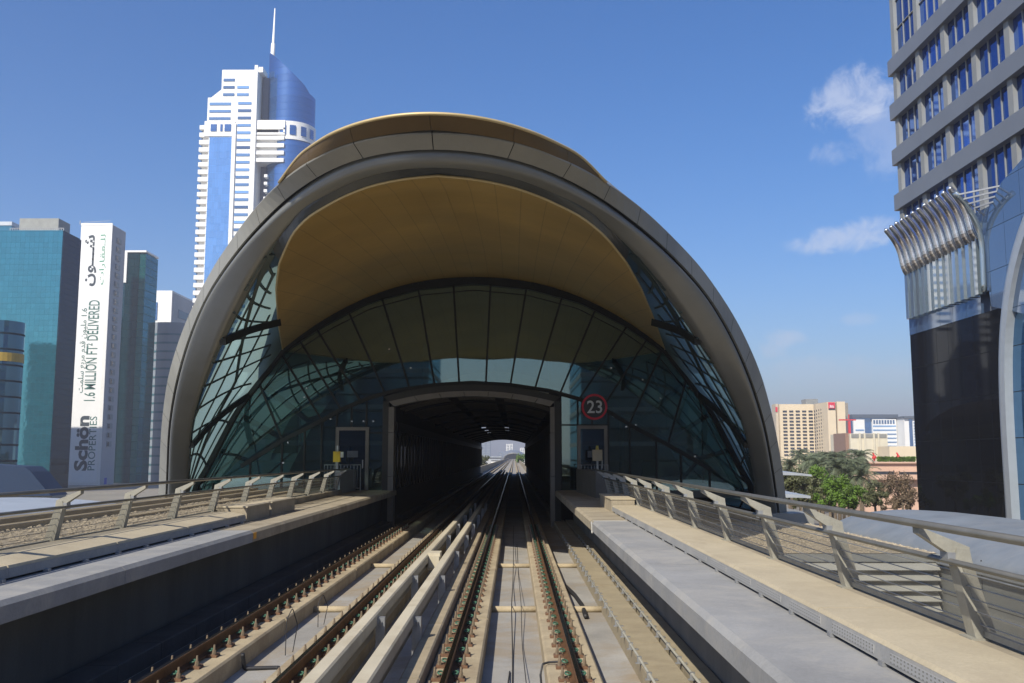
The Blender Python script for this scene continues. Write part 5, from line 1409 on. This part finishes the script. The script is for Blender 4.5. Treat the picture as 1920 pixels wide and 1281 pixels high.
t = thing('low_hall', 'low pale hall behind the white pavilion in the tunnel view', 'hall', (a.x, D, GZ))
MB().box(a.x, b.x, D, D + 30, GZ, a.z - .8).build('wall', M('far_hall', (.5, .5, .5), .6), t); MB().box(a.x - 1, b.x + 1, D - 1, D + 31, a.z - .8, a.z).build('roof', white_roof, t)
tree(978, 866, 420, 7, 5, green_leaf, 'green tree right of the viaduct in the tunnel view', 900, .7, 21)
tree(905, 868, 300, 5, 3.5, olive_leaf, 'olive tree left of the viaduct in the tunnel view', 700, .6, 22)
# haze: one closed box of thin air
m = MB().box(-5100, 5100, -4100, 7100, GZ - 1, 236)
hz_ = m.build('haze', None); hz_['kind'] = 'stuff'
hm = bpy.data.materials.new('haze_air'); hm.use_nodes = True; nt = hm.node_tree
for n in list(nt.nodes): nt.nodes.remove(n)
out = N(nt, 'ShaderNodeOutputMaterial'); pv = N(nt, 'ShaderNodeVolumePrincipled')
pv.inputs['Color'].default_value = (.94, .92, .97, 1); pv.inputs['Density'].default_value = .00042; pv.inputs['Anisotropy'].default_value = .2
L(nt, pv.outputs[0], out.inputs['Volume']); hz_.data.materials.append(hm)

# ------------------------------------------------------------------ the avenue behind the camera, seen mirrored in the station glass
def back_tower(x, y, wx, wy, h, mat, lab, gap=3.6):
    t = thing('street_tower', lab, 'tower', (x, y, GZ), 'towers of the avenue mirrored in the station glass')
    MB().box(x - wx / 2, x + wx / 2, y - wy / 2, y + wy / 2, GZ, GZ + h).build('facade', mat, t)
    MB().box(x - wx / 2 - .3, x + wx / 2 + .3, y - wy / 2 - .3, y + wy / 2 + .3, GZ + h, GZ + h + 1.2).build('roof_slab', white_roof, t)
    f = None; z = GZ + 6
    while z < GZ + h - 4:
        if f is None: f = MB().box(x - wx / 2 - .12, x + wx / 2 + .12, y - wy / 2 - .12, y + wy / 2 + .12, z, z + .9).build('floor_band', grey_wall, t); fz = z
        else: copy_part(f, t, (0, 0, z - fz))
        z += gap * 2
back_tower(-343, -100, 20, 20, 92, navy_round, 'dark tower mirrored in the teal office block')
back_tower(-31, -125, 28, 30, 46, navy_round, 'dark navy tower mirrored left of the tunnel portal')
back_tower(-52, -190, 26, 30, 62, slate_glass, 'slate tower mirrored above the left station door')
back_tower(-62, -110, 34, 34, 54, navy_round, 'wide navy tower mirrored at the far left of the station glass')
back_tower(25, -140, 22, 40, 48, navy_round, 'navy tower mirrored right of the tunnel portal')
back_tower(44, -190, 30, 40, 72, slate_glass, 'slate tower mirrored above the number sign')
back_tower(62, -120, 40, 40, 56, navy_round, 'broad navy tower mirrored at the right of the station glass')

# ------------------------------------------------------------------ street clutter by the palms
for u, v, D, wh in ((1614, 846, 160, 'in front of the cream hall'), (1545, 852, 230, 'in front of the hotel corner')):
    a = PY(u, v, D)
    t = thing('street_lamp', 'thin grey street lamp ' + wh, 'street lamp', (a.x, D, GZ), 'street lamps among the palms')
    MB().cyl(a.x, D, GZ, a.z, .11, 8, .06).tube([(a.x, D, a.z - .1), (a.x - .6, D, a.z + .25), (a.x - 1.5, D, a.z + .3)], .05, 6).build('pole', galv, t)
    MB().box(a.x - 2.1, a.x - 1.4, D - .15, D + .15, a.z + .24, a.z + .36).build('lamp_head', galv, t)
